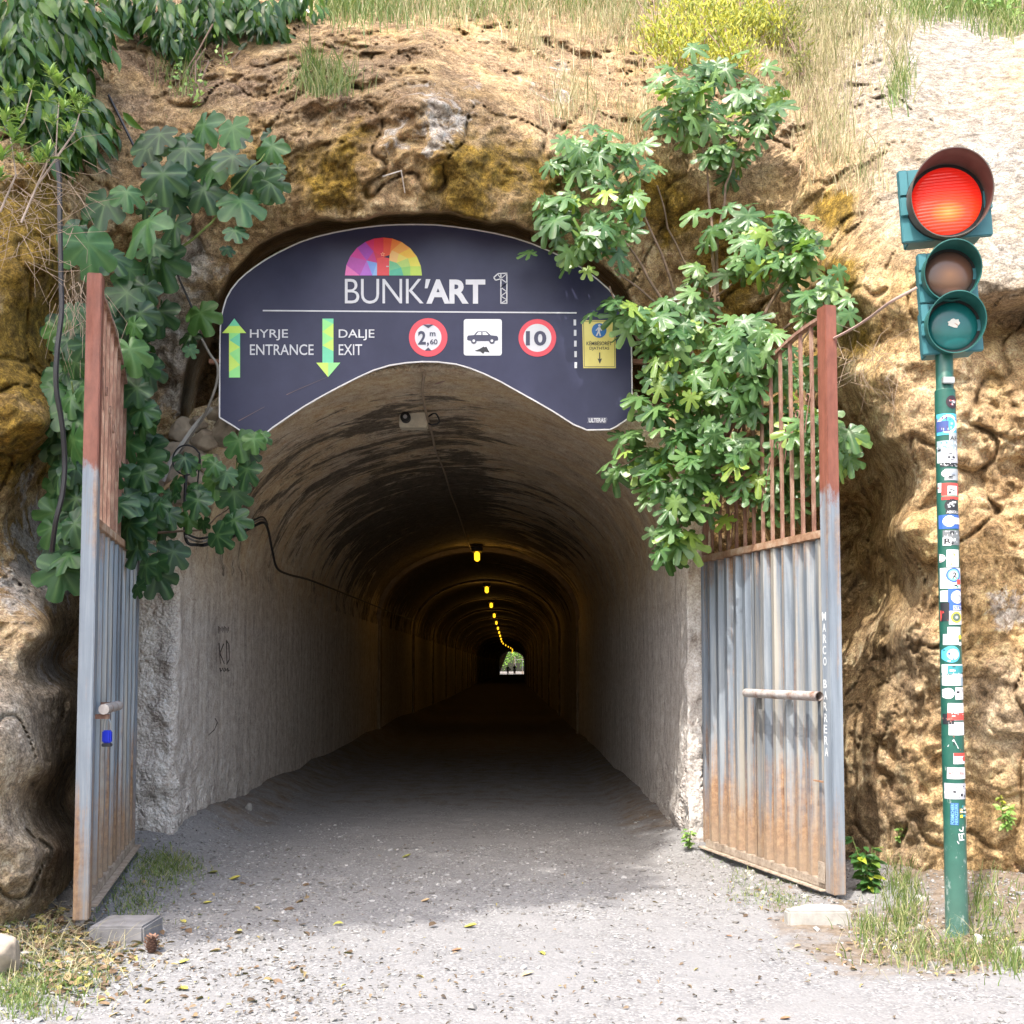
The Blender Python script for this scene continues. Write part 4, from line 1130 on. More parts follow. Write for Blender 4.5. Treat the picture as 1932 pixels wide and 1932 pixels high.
c_ = t.ramp(rad, [(0.0, (0.30, 0.13, 0.05)), (0.6, (0.14, 0.065, 0.04)), (1.0, (0.09, 0.05, 0.04))])
MLENS['amber'] = t.set(color=c_, rough=0.2)
t = NT("lens_green_off"); MLENS['green'] = t.set(color=t.ramp(t.noise(5, 4), [(0.3, (0.004, 0.085, 0.085)), (0.7, (0.01, 0.13, 0.13))]), rough=0.2)
sc_ = PY / F
head(1781, 386, 168 * sc_, 141 * sc_, 74 * sc_, 'red', 66 * sc_, 0.235, -6)
head(1786, 524, 108 * sc_, 96 * sc_, 52 * sc_, 'amber', 45 * sc_, 0.17, -6)
Mg, lg = head(1793, 620, 112 * sc_, 98 * sc_, 53 * sc_, 'green', 46 * sc_, 0.17, -6)
fl = Flat(); a_ = []
for k in range(16):
    th = 2 * math.pi * k / 16; r = 0.036 * (0.75 + 0.45 * random.random()); a_.append((r * 1.1 * math.cos(th), 0.01 + r * 0.8 * math.sin(th)))
fl.poly(a_, (0.62, 0.60, 0.55)); fl.poly([(0.0, 0.012), (0.012, 0.0), (0.022, -0.012), (0.02, 0.002)], (0.35, 0.18, 0.12), 1)
o = fl.build("torn_sticker", M_PRINT, lg, lambda x, z, l: (x, -0.0815 - 0.001 * l, z))
# stickers wrapped round the pole
def pole_c(py): 
    z = at(1806, py, PY).z; u = (PB.x) / PY
    lo_, hi_ = 1700.0, 1900.0
    for _ in range(30):
        m_ = (lo_ + hi_) / 2
        if at(m_, py, PY).x < PB.x: lo_ = m_
        else: hi_ = m_
    return lo_
_pc0, _pc1 = pole_c(700), pole_c(1750)
def on_pole(px, py, lay=0):
    c = _pc0 + (_pc1 - _pc0) * (py - 700) / 1050
    r0 = PR * (1.0 - 0.05 * min(1, (pz(py) / zj)))
    hw_ = r0 / sc_
    s = max(-0.97, min(0.97, (px - c) / hw_)); th = math.asin(s)
    r = r0 + 0.0015 + 0.0008 * lay
    return (r * math.sin(th), -r * math.cos(th), pz(py))
def c3(x, y): return (1671.8 + x * 0.28, 737.6 + y * 0.28)
def c4(x, y): return (1671.8 + x * 0.28, 1278.5 + y * 0.28)
class St(Flat):
    def rect(s, f, x0, x1, y0, y1, col, lay=0, nx=8):
        for k in range(nx):
            a, b = x0 + (x1 - x0) * k / nx, x0 + (x1 - x0) * (k + 1) / nx
            s.poly([f(a, y0), f(b, y0), f(b, y1), f(a, y1)], col, lay)
        return s
    def cdisc(s, f, cx, cy, r, col, lay=0, n=24, r0=0.0):
        rings = [r0 + (r - r0) * k / 3 for k in range(4)]
        for a, b in zip(rings, rings[1:]):
            for k in range(n):
                t0, t1 = 2 * math.pi * k / n, 2 * math.pi * (k + 1) / n
                P_ = [(cx + b * math.cos(t0), cy + b * math.sin(t0)), (cx + b * math.cos(t1), cy + b * math.sin(t1)), (cx + a * math.cos(t1), cy + a * math.sin(t1)), (cx + a * math.cos(t0), cy + a * math.sin(t0))]
                if a <= 0: P_ = P_[:3]
                s.poly([f(*p_) for p_ in P_], col, lay)
        return s
    def marks(s, f, x0, x1, y0, y1, cols, n, lay, seed):
        rr = random.Random(seed)
        for _ in range(n):
            w_, h_ = rr.uniform(0.08, 0.4) * (x1 - x0), rr.uniform(0.04, 0.2) * (y1 - y0)
            a, b = rr.uniform(x0, x1 - w_), rr.uniform(y0, y1 - h_)
            s.poly([f(a, b), f(a + w_, b + rr.uniform(-3, 3)), f(a + w_, b + h_), f(a, b + h_ + rr.uniform(-3, 3))], rr.choice(cols), lay)
        return s
    def ptext(s, f, txt, x0, x1, y0, y1, col, lay, weight=0.01):
        v, fc_, a = text2d(txt, weight)
        return s.tris([f(x0 + (x1 - x0) * p[0], y1 + (y0 - y1) * p[1]) for p in v], fc_, col, lay)
    def done(s, nm="sticker"):
        return s.build(nm, M_PRINT, pole, on_pole)
Wt, Gy, Bk, Rd, Bl, Gn, Yl, Cy, Tl = (0.72, 0.72, 0.74), (0.36, 0.38, 0.40), (0.02, 0.02, 0.025), (0.60, 0.06, 0.05), (0.04, 0.12, 0.45), (0.05, 0.30, 0.22), (0.75, 0.65, 0.05), (0.08, 0.42, 0.62), (0.04, 0.25, 0.28)
St().cdisc(c3, 422, 88, 44, (0.03, 0.012, 0.02)).marks(c3, 395, 448, 60, 115, [Wt, Gy, Rd], 10, 1, 1).done()
St().rect(c3, 325, 458, 165, 308, Cy).cdisc(c3, 395, 235, 62, Wt, 1, r0=46).rect(c3, 310, 395, 215, 285, (0.05, 0.08, 0.25), 2).marks(c3, 330, 455, 185, 290, [Wt, Bl, (0.1, 0.05, 0.15), Gy], 12, 3, 2).done()
St().rect(c3, 398, 462, 292, 350, Gy).ptext(c3, "AF", 405, 455, 318, 345, Bk, 1).done()
St().rect(c3, 316, 466, 345, 422, (0.30, 0.36, 0.40)).marks(c3, 320, 460, 350, 415, [Tl, Bk, Wt], 14, 1, 3).done()
St().rect(c3, 318, 472, 418, 492, Wt).rect(c3, 385, 472, 405, 495, (0.45, 0.45, 0.50), 1).marks(c3, 390, 465, 410, 490, [Bk, Wt], 10, 2, 4).done()
St().rect(c3, 350, 468, 496, 520, Bk).marks(c3, 350, 465, 498, 518, [Wt, Gy], 12, 1, 5).done()
St().rect(c3, 372, 472, 535, 612, Gy).cdisc(c3, 382, 565, 26, Wt, 1).marks(c3, 390, 468, 560, 610, [Bk, (0.3, 0.34, 0.4)], 7, 2, 6).done()
St().rect(c3, 333, 356, 626, 690, Wt).marks(c3, 334, 355, 628, 688, [Cy, Rd, Bk], 6, 1, 7).done()
St().rect(c3, 358, 476, 630, 742, Rd).rect(c3, 390, 455, 650, 712, Wt, 1).rect(c3, 358, 476, 714, 720, Gn, 1).marks(c3, 392, 453, 655, 710, [Bk, Gy], 7, 2, 8).done()
St().cdisc(c3, 418, 780, 46, Bk).marks(c3, 385, 450, 745, 800, [Wt, Gy], 10, 1, 9).rect(c3, 380, 470, 812, 838, Bk).ptext(c3, "ABSOLU", 384, 466, 815, 834, Wt, 1).done()
St().rect(c3, 345, 482, 842, 935, Bl).cdisc(c3, 402, 885, 38, Wt, 1).rect(c3, 400, 478, 862, 905, Wt, 2).marks(c3, 420, 478, 860, 900, [Rd, Wt, (0.6, 0.35, 0.3)], 5, 3, 10).done()
St().rect(c3, 365, 486, 945, 1045, (0.16, 0.17, 0.18)).marks(c3, 370, 484, 948, 1040, [Wt, Gy, Bk, (0.5, 0.4, 0.4)], 16, 1, 11).rect(c3, 366, 412, 992, 1048, Wt, 2).ptext(c3, "B", 373, 405, 1000, 1040, Bk, 3, 0.03).done()
St().rect(c3, 330, 345, 980, 1020, Yl).done()
St().rect(c3, 385, 466, 1076, 1192, Wt).marks(c3, 410, 440, 1085, 1190, [Yl], 4, 1, 12).done()
St().cdisc(c3, 352, 1131, 28, Wt).cdisc(c3, 352, 1131, 24, (0.35, 0.08, 0.08), 1, r0=20).done()
St().rect(c3, 356, 492, 1197, 1335, Wt).cdisc(c3, 430, 1245, 48, Bl, 1, r0=38).cdisc(c3, 430, 1245, 38, (0.2, 0.5, 0.4), 1, r0=28).ptext(c3, "2", 420, 448, 1228, 1262, Bk, 2, 0.02).rect(c3, 450, 480, 1275, 1308, Rd, 2).marks(c3, 360, 486, 1262, 1330, [Bk, Gn, Gn], 9, 1, 13).done()
St().rect(c3, 345, 393, 1348, 1422, Wt).done()
St().rect(c3, 395, 502, 1340, 1482, Bl).cdisc(c3, 455, 1392, 44, Wt, 1).cdisc(c3, 462, 1400, 24, Gy, 2, r0=15).rect(c3, 425, 500, 1450, 1480, Wt, 1).ptext(c3, "STRE", 428, 498, 1454, 1476, Bl, 2, 0.03).done()
St().rect(c3, 348, 402, 1428, 1552, Bk).poly([c3(350, 1552), c3(350, 1480), c3(372, 1485), c3(396, 1552)], Rd, 1).done()
St().rect(c3, 400, 498, 1485, 1576, Wt).cdisc(c3, 448, 1528, 38, Yl, 1, r0=28).cdisc(c3, 448, 1528, 28, (0.1, 0.14, 0.1), 1).cdisc(c3, 448, 1528, 11, Gy, 2).done()
St().rect(c3, 372, 462, 1640, 1712, Wt).rect(c3, 392, 478, 1592, 1645, (0.6, 0.6, 0.62)).marks(c3, 395, 475, 1595, 1640, [Gy, Gn], 5, 1, 14).done()
St().cdisc(c3, 473, 1660, 15, Yl).done()
St().cdisc(c3, 475, 1705, 13, Wt).done()
St().cdisc(c3, 416, 1775, 56, Cy).cdisc(c3, 426, 1775, 36, Wt, 1).marks(c3, 385, 455, 1735, 1830, [Cy, Rd, Wt, Bl], 9, 2, 15).done()
St().rect(c3, 358, 510, 1842, 1930, Wt).rect(c3, 395, 510, 1850, 1905, Tl, 1).marks(c3, 365, 505, 1850, 1925, [Bk, Wt, (0.1, 0.2, 0.2)], 9, 2, 16).done()
St().rect(c4, 360, 480, 2, 52, Wt).ptext(c4, "NION", 375, 470, 6, 26, Gy, 1).rect(c4, 480, 516, 0, 55, (0.25, 0.33, 0.40)).done()
St().cdisc(c4, 398, 105, 36, Wt).cdisc(c4, 398, 105, 28, Gy, 1, r0=25).done()
St().rect(c4, 440, 516, 64, 146, Wt).marks(c4, 445, 510, 68, 140, [Gy, Bk], 8, 1, 17).done()
St().rect(c4, 396, 520, 170, 285, Wt).rect(c4, 396, 520, 235, 283, Rd, 1).marks(c4, 400, 515, 230, 262, [Wt], 5, 2, 18).done()
St().rect(c4, 370, 432, 242, 312, Bk).marks(c4, 372, 430, 245, 310, [Wt, (0.3, 0.15, 0.12)], 6, 1, 19).done()
St().rect(c4, 402, 524, 296, 384, Wt).done()
s_ = St(); s_.poly([c4(430, 388), c4(476, 486), c4(382, 466)], Rd, 0); s_.poly([c4(430, 408), c4(462, 474), c4(396, 460)], Wt, 1); s_.rect(c4, 428, 434, 428, 452, Bk, 2, 1); s_.done()
St().rect(c4, 428, 527, 505, 576, Wt).rect(c4, 430, 525, 503, 524, Rd, 1).cdisc(c4, 505, 542, 17, Rd, 1).marks(c4, 440, 490, 530, 572, [Gy, Rd], 6, 1, 20).done()
St().rect(c4, 396, 521, 600, 677, Wt).ptext(c4, "ANCORA", 402, 500, 622, 652, Rd, 1, 0.01).marks(c4, 400, 515, 604, 614, [Rd], 4, 1, 21).marks(c4, 400, 515, 658, 668, [Bk], 6, 1, 22).done()
St().rect(c4, 380, 531, 706, 812, (0.42, 0.42, 0.46)).marks(c4, 385, 528, 710, 805, [Bk, Wt, Wt, Gy], 22, 1, 23).done()
s_ = St(); s_.rect(c4, 413, 462, 836, 985, (0.03, 0.10, 0.26))
for txt, x0 in (("FORMICHIERI", 416), ("NERAZZURRI", 438)):
    v, fc_, a = text2d(txt, 0.01)
    s_.tris([c4(x0 + 20 * (1 - p_[1]) * 0.9, 980 - 138 * p_[0]) for p_ in v], fc_, (0.20, 0.45, 0.70), 1)
s_.done()
St().marks(c4, 465, 522, 832, 935, [Yl, Cy, Wt, (0.6, 0.3, 0.1), Tl], 12, 0, 24).done()
s_ = St()
def stroke(P_, f, w=7):
    for a, b in zip(P_, P_[1:]):
        a, b = Vector(a), Vector(b); tt = (b - a).normalized(); nn = Vector((-tt.y, tt.x)) * w / 2
        s_.poly([f(*(a + nn)), f(*(b + nn)), f(*(b - nn)), f(*(a - nn))], Wt, 1)
stroke([(492, 995), (488, 1025), (470, 1022), (465, 1010)], c4); stroke([(462, 1040), (468, 1085), (500, 1082)], c4); stroke([(482, 1040), (484, 1082)], c4); stroke([(466, 1046), (500, 1042)], c4); stroke([(452, 1090), (462, 1110)], c4, 5)
stroke([(526, 840), (524, 905), (516, 935)], c4, 4); stroke([(524, 950), (526, 985), (516, 1000)], c4, 5)
s_.done("graffiti")
# thin cable from the signal head towards the gate
def cable(name, pts, r, mat, label, cat="cable", group=None, sub=6):
    P_ = [Vector(p) for p in pts]; out = []
    for i in range(len(P_) - 1):
        p0_, p1_, p2_, p3_ = P_[max(i - 1, 0)], P_[i], P_[i + 1], P_[min(i + 2, len(P_) - 1)]
        for k in range(sub):
            t_ = k / sub
            out.append(0.5 * ((2 * p1_) + (p2_ - p0_) * t_ + (2 * p0_ - 5 * p1_ + 4 * p2_ - p3_) * t_ ** 2 + (3 * p1_ - p0_ - 3 * p2_ + p3_) * t_ ** 3))
    out.append(P_[-1])
    mb = MB(); mb.tube(out, r, n=6)
    return tag(mb.build(name, mat, None, smooth=True), label, cat, group)
M_BLKC = plain("black_cable", (0.018, 0.018, 0.022), 0.5)
M_GRYC = plain("grey_cable", (0.22, 0.20, 0.18), 0.7)
M_PNKC = plain("pinkish_cable", (0.40, 0.28, 0.24), 0.7)
cable("cable", [at(1730, 543, PY), at(1680, 570, 7.0), at(1640, 600, 7.4), at(1605, 622, 7.7), at(1570, 640, 7.95)], 0.009, M_PNKC, "thin pinkish cable running from the traffic light to the right gate")
# ================================================================ lamps along the crown of the vault
M_LAMPB = plain("lamp_base", (0.05, 0.04, 0.03), 0.7)
t = NT("lamp_lit_yellow"); M_LAMP = t.set(color=(0.8, 0.5, 0.05), rough=0.4, emit=(1.0, 0.56, 0.02), estr=0.6)
lampY = [24.7] + [y + 0.4 for y in ribY[1:]]
for i, Y in enumerate(lampY):
    zc = 3.98
    ordn = ["nearest", "second", "third", "fourth", "fifth", "sixth", "seventh", "eighth", "ninth", "tenth", "eleventh", "twelfth", "thirteenth", "fourteenth", "fifteenth", "sixteenth", "seventeenth", "eighteenth", "nineteenth", "twentieth"]
    e = empty("tunnel_lamp", (tcx(Y), Y, zc), "%s lit yellow lamp along the tunnel ceiling%s" % (ordn[i], "" if i else ", largest of the row"), "lamp", "yellow lamps in a row along the tunnel crown")
    mb = MB(); mb.box(-0.12, 0.12, -0.20, 0.20, 0.03, 0.14); mb.build("lamp_base", M_LAMPB, e, bevel=0.02)
    mb = MB(); mb.box(-0.055, 0.055, -0.20, 0.20, -0.15, 0.028); mb.build("lamp_shade", M_LAMP, e, bevel=0.025)
    if i < 9:
        L = bpy.data.lights.new("lamp_light", 'POINT'); L.energy = 1.8; L.color = (1.0, 0.55, 0.12); L.shadow_soft_size = 0.12
        lo = bpy.data.objects.new("lamp_light", L); COL.objects.link(lo); lo.parent = e; lo.location = (0, 0, -0.36)

# cables in the tunnel
def on_vault(px, py, off=0.05):
    d = ray(px, py); Y = 10.2
    while Y < 200:
        t_ = Y / d.y; x, z = d.x * t_ + 0.675, CAMZ + d.z * t_
        k_ = abs(x) / 2.225 if z < 2.6 else math.hypot(x / 2.225, max(0, z - 2.6) / 1.6)
        if k_ >= 1 - off / 2.0: break
        Y += 0.02
    return at(px, py, Y)
def vz(Y): return 4.13
M_TANC = plain('tan_cable', (0.42, 0.34, 0.26), 0.8)
pts = [on_vault(px, py, .08) for px, py in ((800, 706), (797, 735), (801, 765), (808, 795), (816, 822), (822, 850), (834, 878), (843, 905), (852, 935), (862, 960), (872, 990), (882, 1020), (893, 1046))]
cable("cable", pts, 0.014, M_TANC, "tan cable running along the tunnel crown to the nearest lamp")
cable("cable", [at(855, 700, 10.3), at(846, 712, 10.5), at(828, 722, 10.6), at(806, 724, 10.75), at(800, 735, 11.0)], 0.012, M_PNKC, "short pinkish cable curling out from under the sign to the box")
# camera box on the vault
c = at(778, 787, 12.0)
cb = empty("camera_box", tuple(c), "cream junction box with a small round security camera under the sign", "camera")
mcr = plain("cream_plastic", (0.72, 0.67, 0.54), 0.5)
mb = MB(); mb.box(-0.13, 0.16, -0.08, 0.10, -0.12, 0.06); mb.build("box_body", mcr, cb, bevel=0.012)
mb = MB(); mb.box(-0.10, 0.13, -0.02, 0.06, 0.06, 0.16); mb.build("bracket", mcr, cb, bevel=0.008)
mb = MB(); mb.lathe([(0.0001, -0.17), (0.035, -0.17), (0.052, -0.16), (0.052, -0.06)], 24, 'y', (-0.06, 0, -0.03)); mb.build("lens_barrel", M_GASK, cb, smooth=True)
mb = MB(); mb.lathe([(0.0001, -0.176), (0.02, -0.176), (0.022, -0.171)], 20, 'y', (-0.06, 0, -0.03)); mb.build("lens", plain("lens_grey", (0.35, 0.35, 0.36), 0.2), cb, smooth=True)
cable("cable", [c + Vector((0.16, 0, 0.0)), c + Vector((0.24, -0.05, 0.03)), c + Vector((0.28, 0, -0.05)), c + Vector((0.20, 0, -0.08)), c + Vector((0.15, 0.02, -0.04))], 0.009, M_BLKC, "loop of dark cable at the right of the camera box")

# bundle on the left wall then along the springing line
wl = lambda px, py: at(px, py, min(30, max(MOUTH + 0.02, -2.86 * F / (px - 960.0))))
pA = [at(352, 870, 9.95), at(349, 950, 9.95), at(351, 1018, 9.95), at(372, 1028, 9.97), at(395, 1026, 10.0)] + [on_vault(px, py, 0.13) for px, py in ((450, 1008), (478, 993), (497, 986), (506, 1000), (514, 1040), (523, 1072), (545, 1084), (580, 1093), (620, 1108), (660, 1124), (700, 1140), (745, 1158), (785, 1172))]
cable("cable", pA, 0.015, M_BLKC, "thick black cable bundle running along the left tunnel wall")
for k in (1, 2):
    cable("cable", [p + Vector((0.0, -0.03, 0.028 * k)) for p in pA[2:9]], 0.010, M_GRYC if k == 1 else M_BLKC, "thin %s cable clipped just above the thick bundle on the left wall" % ("grey" if k == 1 else "black"))
pH = [Vector((-0.01, 0, 0))]
# cables near the sign and on the left rock
cable("cable", [at(381, 640, 9.4), at(396, 668, 9.5), at(410, 690, 9.55), at(409, 720, 9.6), at(400, 750, 9.65), at(385, 785, 9.75), at(362, 820, 9.85), at(330, 870, 9.9), at(310, 905, 9.9)], 0.011, M_GRYC, "grey cable drooping beside the left edge of the sign")
cable("cable", [at(400, 770, 9.75), at(370, 800, 9.8), at(345, 835, 9.8), at(322, 870, 9.8), at(308, 908, 9.8)], 0.017, plain("weathered_pipe", (0.40, 0.38, 0.36), 0.7), "weathered pale conduit leaning on the rubble left of the sign", "pipe")
lp = [at(352 + 26 * math.cos(a), 868 + 28 * math.sin(a), 9.7) for a in np.linspace(-0.4, 6.0, 22)] + [at(374, 900, 9.75), at(371, 930, 9.85)]
cable("cable", lp, 0.007, M_BLKC, "round loop of black wire hanging on the rubble", sub=3)
cable("cable", [at(106, 290, 7.7), at(112, 340, 7.7), at(113, 420, 7.65), at(115, 520, 7.6), at(116, 590, 7.55), at(108, 660, 7.5), at(106, 730, 7.5), at(117, 800, 7.55), at(122, 870, 7.6), at(118, 930, 7.6), at(105, 985, 7.6), at(98, 1040, 7.7)], 0.017, M_BLKC, "long black cable hanging down the left rock face")
cable("cable", [at(127, 1118, 8.2), at(142, 1114, 8.2), at(158, 1104, 8.1)], 0.014, M_BLKC, "short black cable end behind the left gate post")
cable("cable", [oncliff(205, 180, .05), oncliff(235, 240, .08), oncliff(252, 275, .1), oncliff(270, 315, .12)], 0.012, M_BLKC, "thin dark cable crossing the earth above the large fig leaves")
cable("cable", [at(285, 440, 9.0), at(318, 480, 9.1), at(340, 530, 9.3), at(362, 580, 9.35)], 0.009, M_BLKC, "thin black wire crossing the pale rock left of the sign")
def stick(pts, r, label, mat=None):
    mb = MB(); mb.tube(pts, r, r * 0.7, n=6); return tag(mb.build("stick", mat or M_STK, None, smooth=True), label, "stick")
M_STK = plain("dry_wood", (0.48, 0.33, 0.19), 0.9, var=0.3)
stick([at(300, 928, 9.7), at(322, 912, 9.7), at(344, 894, 9.75)], 0.018, "broken pale wooden stick on the rubble behind the left gate")
stick([at(262, 985, 9.4), at(290, 955, 9.6), at(302, 940, 9.7)], 0.012, "grey weathered stick behind the bars of the left gate", M_GRYC)
M_PALE = plain("bleached_cane", (0.60, 0.55, 0.50), 0.8)
stick([oncliff(722, 333, .06), oncliff(757, 322, .10), oncliff(764, 364, .06)], 0.007, "thin bent white cane stuck to the rock above the sign", M_PALE)

# rubble on the left shoulder of the tunnel
M_RUB = plain("rubble_stone", (0.34, 0.28, 0.22), 0.95, var=0.35, scale=9, bump=0.8)
def rock(name, c, r, seed, mat, label=None, cat=None, group=None, flat=0.8, parent=None):
    bm = bmesh.new(); bmesh.ops.create_icosphere(bm, subdivisions=4, radius=1.0)
    P_ = np.array([tuple(v.co) for v in bm.verts])
    d = 1 + 0.30 * fbm(P_[:, 0] * 0.9 + seed * 3.3, P_[:, 1] * 0.9, P_[:, 2] * 0.9, 4, seed) - 0.10 * np.abs(fbm(P_[:, 0] * 3, P_[:, 1] * 3 + seed, P_[:, 2] * 3, 3, seed + 4))
    rr_ = np.random.default_rng(seed + 100)
    for q_ in rand_dirs(9, rr_):
        dd = P_ @ q_ * d; lim = rr_.uniform(.55, .85)
        d = np.where(dd > lim, d * lim / np.maximum(dd, 1e-6), d)
    d = d * (1 + .04 * fbm(P_[:, 0] * 5, P_[:, 1] * 5, P_[:, 2] * 5, 3, seed + 9))
    P_ = P_ * d[:, None] * np.array([r, r * 0.85, r * flat])
    for v, p_ in zip(bm.verts, P_): v.co = p_
    me = bpy.data.meshes.new(name); bm.to_mesh(me); bm.free()
    me.polygons.foreach_set("use_smooth", np.ones(len(me.polygons), dtype=bool))
    o = link(name, me, mat, parent); o.location = c; o.rotation_euler = (seed * 1.3, seed * 0.7, seed * 2.1)
    return tag(o, label, cat, group)
for k, (px, py, r) in enumerate([(345, 815, 32), (372, 800, 22), (390, 832, 34), (425, 812, 36), (460, 822, 26), (330, 850, 26), (360, 862, 30), (405, 780, 20), (310, 900, 26), (340, 930, 34), (320, 870, 20), (430, 785, 22), (365, 900, 28), (325, 905, 30), (300, 960, 26), (390, 870, 26), (300, 840, 22)]):
    rock("rubble_stone", at(px, py, 10.12), r / 216.0, k + 3, M_RUB, "rough beige stone in the rubble heap left of the sign", "stone", "rubble heaped on the left tunnel shoulder")

# ================================================================ far end of the tunnel
def tree_mass(name, x, y, h, r, seed, label, mat):
    rg_ = np.random.default_rng(seed)
    e = empty(name, (x, y, 0), label, "tree")
    mb = MB(); mb.tube([(0, 0, 0), (0.1, 0, h * 0.4), (0.2, 0.1, h * 0.7)], 0.22, 0.08, 8); mb.build("trunk", M_BARK, e, smooth=True)
    n = 1500
    d = rand_dirs(n, rg_); rad = rg_.random(n) ** 0.4
    cl_ = rg_.integers(0, 16, n); cc_ = rand_dirs(16, rg_) * r * 0.6 + np.array([0, 0, h * 0.55]); cc_[:, 2] = np.abs(cc_[:, 2])
    P_ = cc_[cl_] + d * rad[:, None] * r * 0.5
    P_[:, 2] = np.maximum(P_[:, 2], 0.3)
    scatter_leaves("crown", OVATE_V, LANCE_F, P_, rand_dirs(n, rg_) + np.array([0, 0, -0.4]), rand_dirs(n, rg_) + np.array([0, -0.4, 0.8]), rg_.uniform(0.3, 0.55, n), mat, e, seed=seed)
M_FARL = leaf_mat("far_leaf", [(0, (0.10, 0.22, 0.03)), (1, (0.26, 0.46, 0.08))], trans=0.3)
for k, (x, y, h, r) in enumerate([(-2.5, 240, 9, 4), (1.2, 246, 11, 5), (4.8, 242, 9, 4), (-6, 252, 12, 5), (8.5, 252, 12, 5)]):
    tree_mass("broadleaf_tree", x, y, h, r, 60 + k, ["bright green tree beyond the far tunnel mouth, seen at its left edge", "sunlit green tree filling the middle of the far tunnel mouth", "sunlit green tree beyond the right side of the far tunnel mouth", "tree outside the far tunnel mouth, farthest to the left", "tree outside the far tunnel mouth, farthest to the right"][k], M_FARL)
gf = empty("far_gate_frame", (1.2, 221.5, 0), "grey metal gate frame standing open at the far tunnel mouth", "gate")
mb = MB(); mb.box(-0.08, 0.08, -0.05, 0.05, 0, 3.3); mb.build("post", M_GALV, gf)
mb = MB(); mb.box(0.08, 1.6, -0.04, 0.04, 2.7, 2.82); mb.build("rail", M_GALV, gf)
mb = MB(); mb.box(1.3, 1.4, -0.05, 0.05, 0, 3.3); mb.build("post", M_GALV, gf)
# two walkers near the far mouth
def person(loc, rz, h, shirt, pants, hairc, label, stride, wide=1.0, bag=False):
    e = empty("person", loc, label, "person", "people walking near the far tunnel mouth", rz)
    V_ = {}; names = []; rad = []
    def P(n, x, y, z, r): V_[n] = len(names); names.append((x * h, y * h, z * h)); rad.append(r * h)
    P("pel", 0, 0, .53, .075 * wide); P("w", 0, 0, .62, .068 * wide); P("ch", 0, .005, .74, .082 * wide); P("nb", 0, 0, .83, .04); P("nk", 0, 0, .87, .03); P("hd", 0, -.012, .925, .052); P("ht", 0, -.005, .965, .045)
    E = [("pel", "w"), ("w", "ch"), ("ch", "nb"), ("nb", "nk"), ("nk", "hd"), ("hd", "ht")]
    for s, ph in ((-1, stride), (1, -stride)):
        n = "l" if s < 0 else "r"
        P("hip" + n, s * .05, 0, .50, .062); P("kn" + n, s * .052, -.5 * ph - .01, .28, .040); P("an" + n, s * .05, -ph, .05, .024); P("to" + n, s * .055, -ph - .07, .018, .02)
        E += [("pel", "hip" + n), ("hip" + n, "kn" + n), ("kn" + n, "an" + n), ("an" + n, "to" + n)]
        P("sh" + n, s * .105, 0, .80, .042); P("el" + n, s * .135, .4 * ph, .64, .027); P("wr" + n, s * .13, .8 * ph - .03, .50, .019); P("ha" + n, s * .128, .9 * ph - .045, .45, .022)
        E += [("ch", "sh" + n), ("sh" + n, "el" + n), ("el" + n, "wr" + n), ("wr" + n, "ha" + n)]
    me = bpy.data.meshes.new("body"); me.from_pydata(names, [(V_[a], V_[b]) for a, b in E], [])
    o = bpy.data.objects.new("body", me); COL.objects.link(o)
    o.modifiers.new("s", 'SKIN'); 
    for i, sv in enumerate(me.skin_vertices[0].data): sv.radius = (rad[i], rad[i]); sv.use_root = (i == 0)
    sd = o.modifiers.new("d", 'SUBSURF'); sd.levels = 2; sd.render_levels = 2
    bpy.context.view_layer.update()
    nm = bpy.data.meshes.new_from_object(o.evaluated_get(bpy.context.evaluated_depsgraph_get()))
    bpy.data.objects.remove(o)
    t = NT("clothing"); x_, y_, z_ = t.sep()[:]
    zz_ = t.math('DIVIDE', z_, h)
    m = t.set(color=t.ramp(zz_, [(0.0, (0.02, 0.02, 0.02)), (0.04, pants), (0.52, shirt), (0.845, (0.45, 0.28, 0.2))], 'CONSTANT'), rough=0.8)
    nm.polygons.foreach_set("use_smooth", np.ones(len(nm.polygons), dtype=bool))
    b = link("body", nm, m, e)
    mb = MB(); mb.lathe([(0.0001, 1.012 * h), (.035 * h, 1.0 * h), (.055 * h, .965 * h), (.056 * h, .93 * h), (.045 * h, .905 * h)], 16, 'z', (0, .008 * h, 0)); mb.build("hair", plain("hair", hairc, 0.7), e, smooth=True)
    if bag:
        mb = MB(); mb.box(.13 * h, .27 * h, -.05 * h, .05 * h, .52 * h, .68 * h); mb.build("shoulder_bag", plain("dark_bag", (0.03, 0.03, 0.04), 0.7), e, bevel=0.03)
person((-0.15 + 0.0, 186, 0), 0.15, 1.68, (0.03, 0.035, 0.05), (0.02, 0.02, 0.03), (0.03, 0.02, 0.015), "left of two dark figures walking side by side towards us, carrying a bag", 0.12, 1.15, True)
person((0.92, 186, 0), -0.1, 1.80, (0.05, 0.05, 0.06), (0.02, 0.02, 0.03), (0.02, 0.015, 0.01), "taller dark figure on the right of the two walkers in the far mouth", 0.08)

def on_wall(px, py, l):
    d = ray(px, py); t_ = -2.80 / d.x; y = d.y * t_
    return (-2.80, y, CAMZ + d.z * t_)
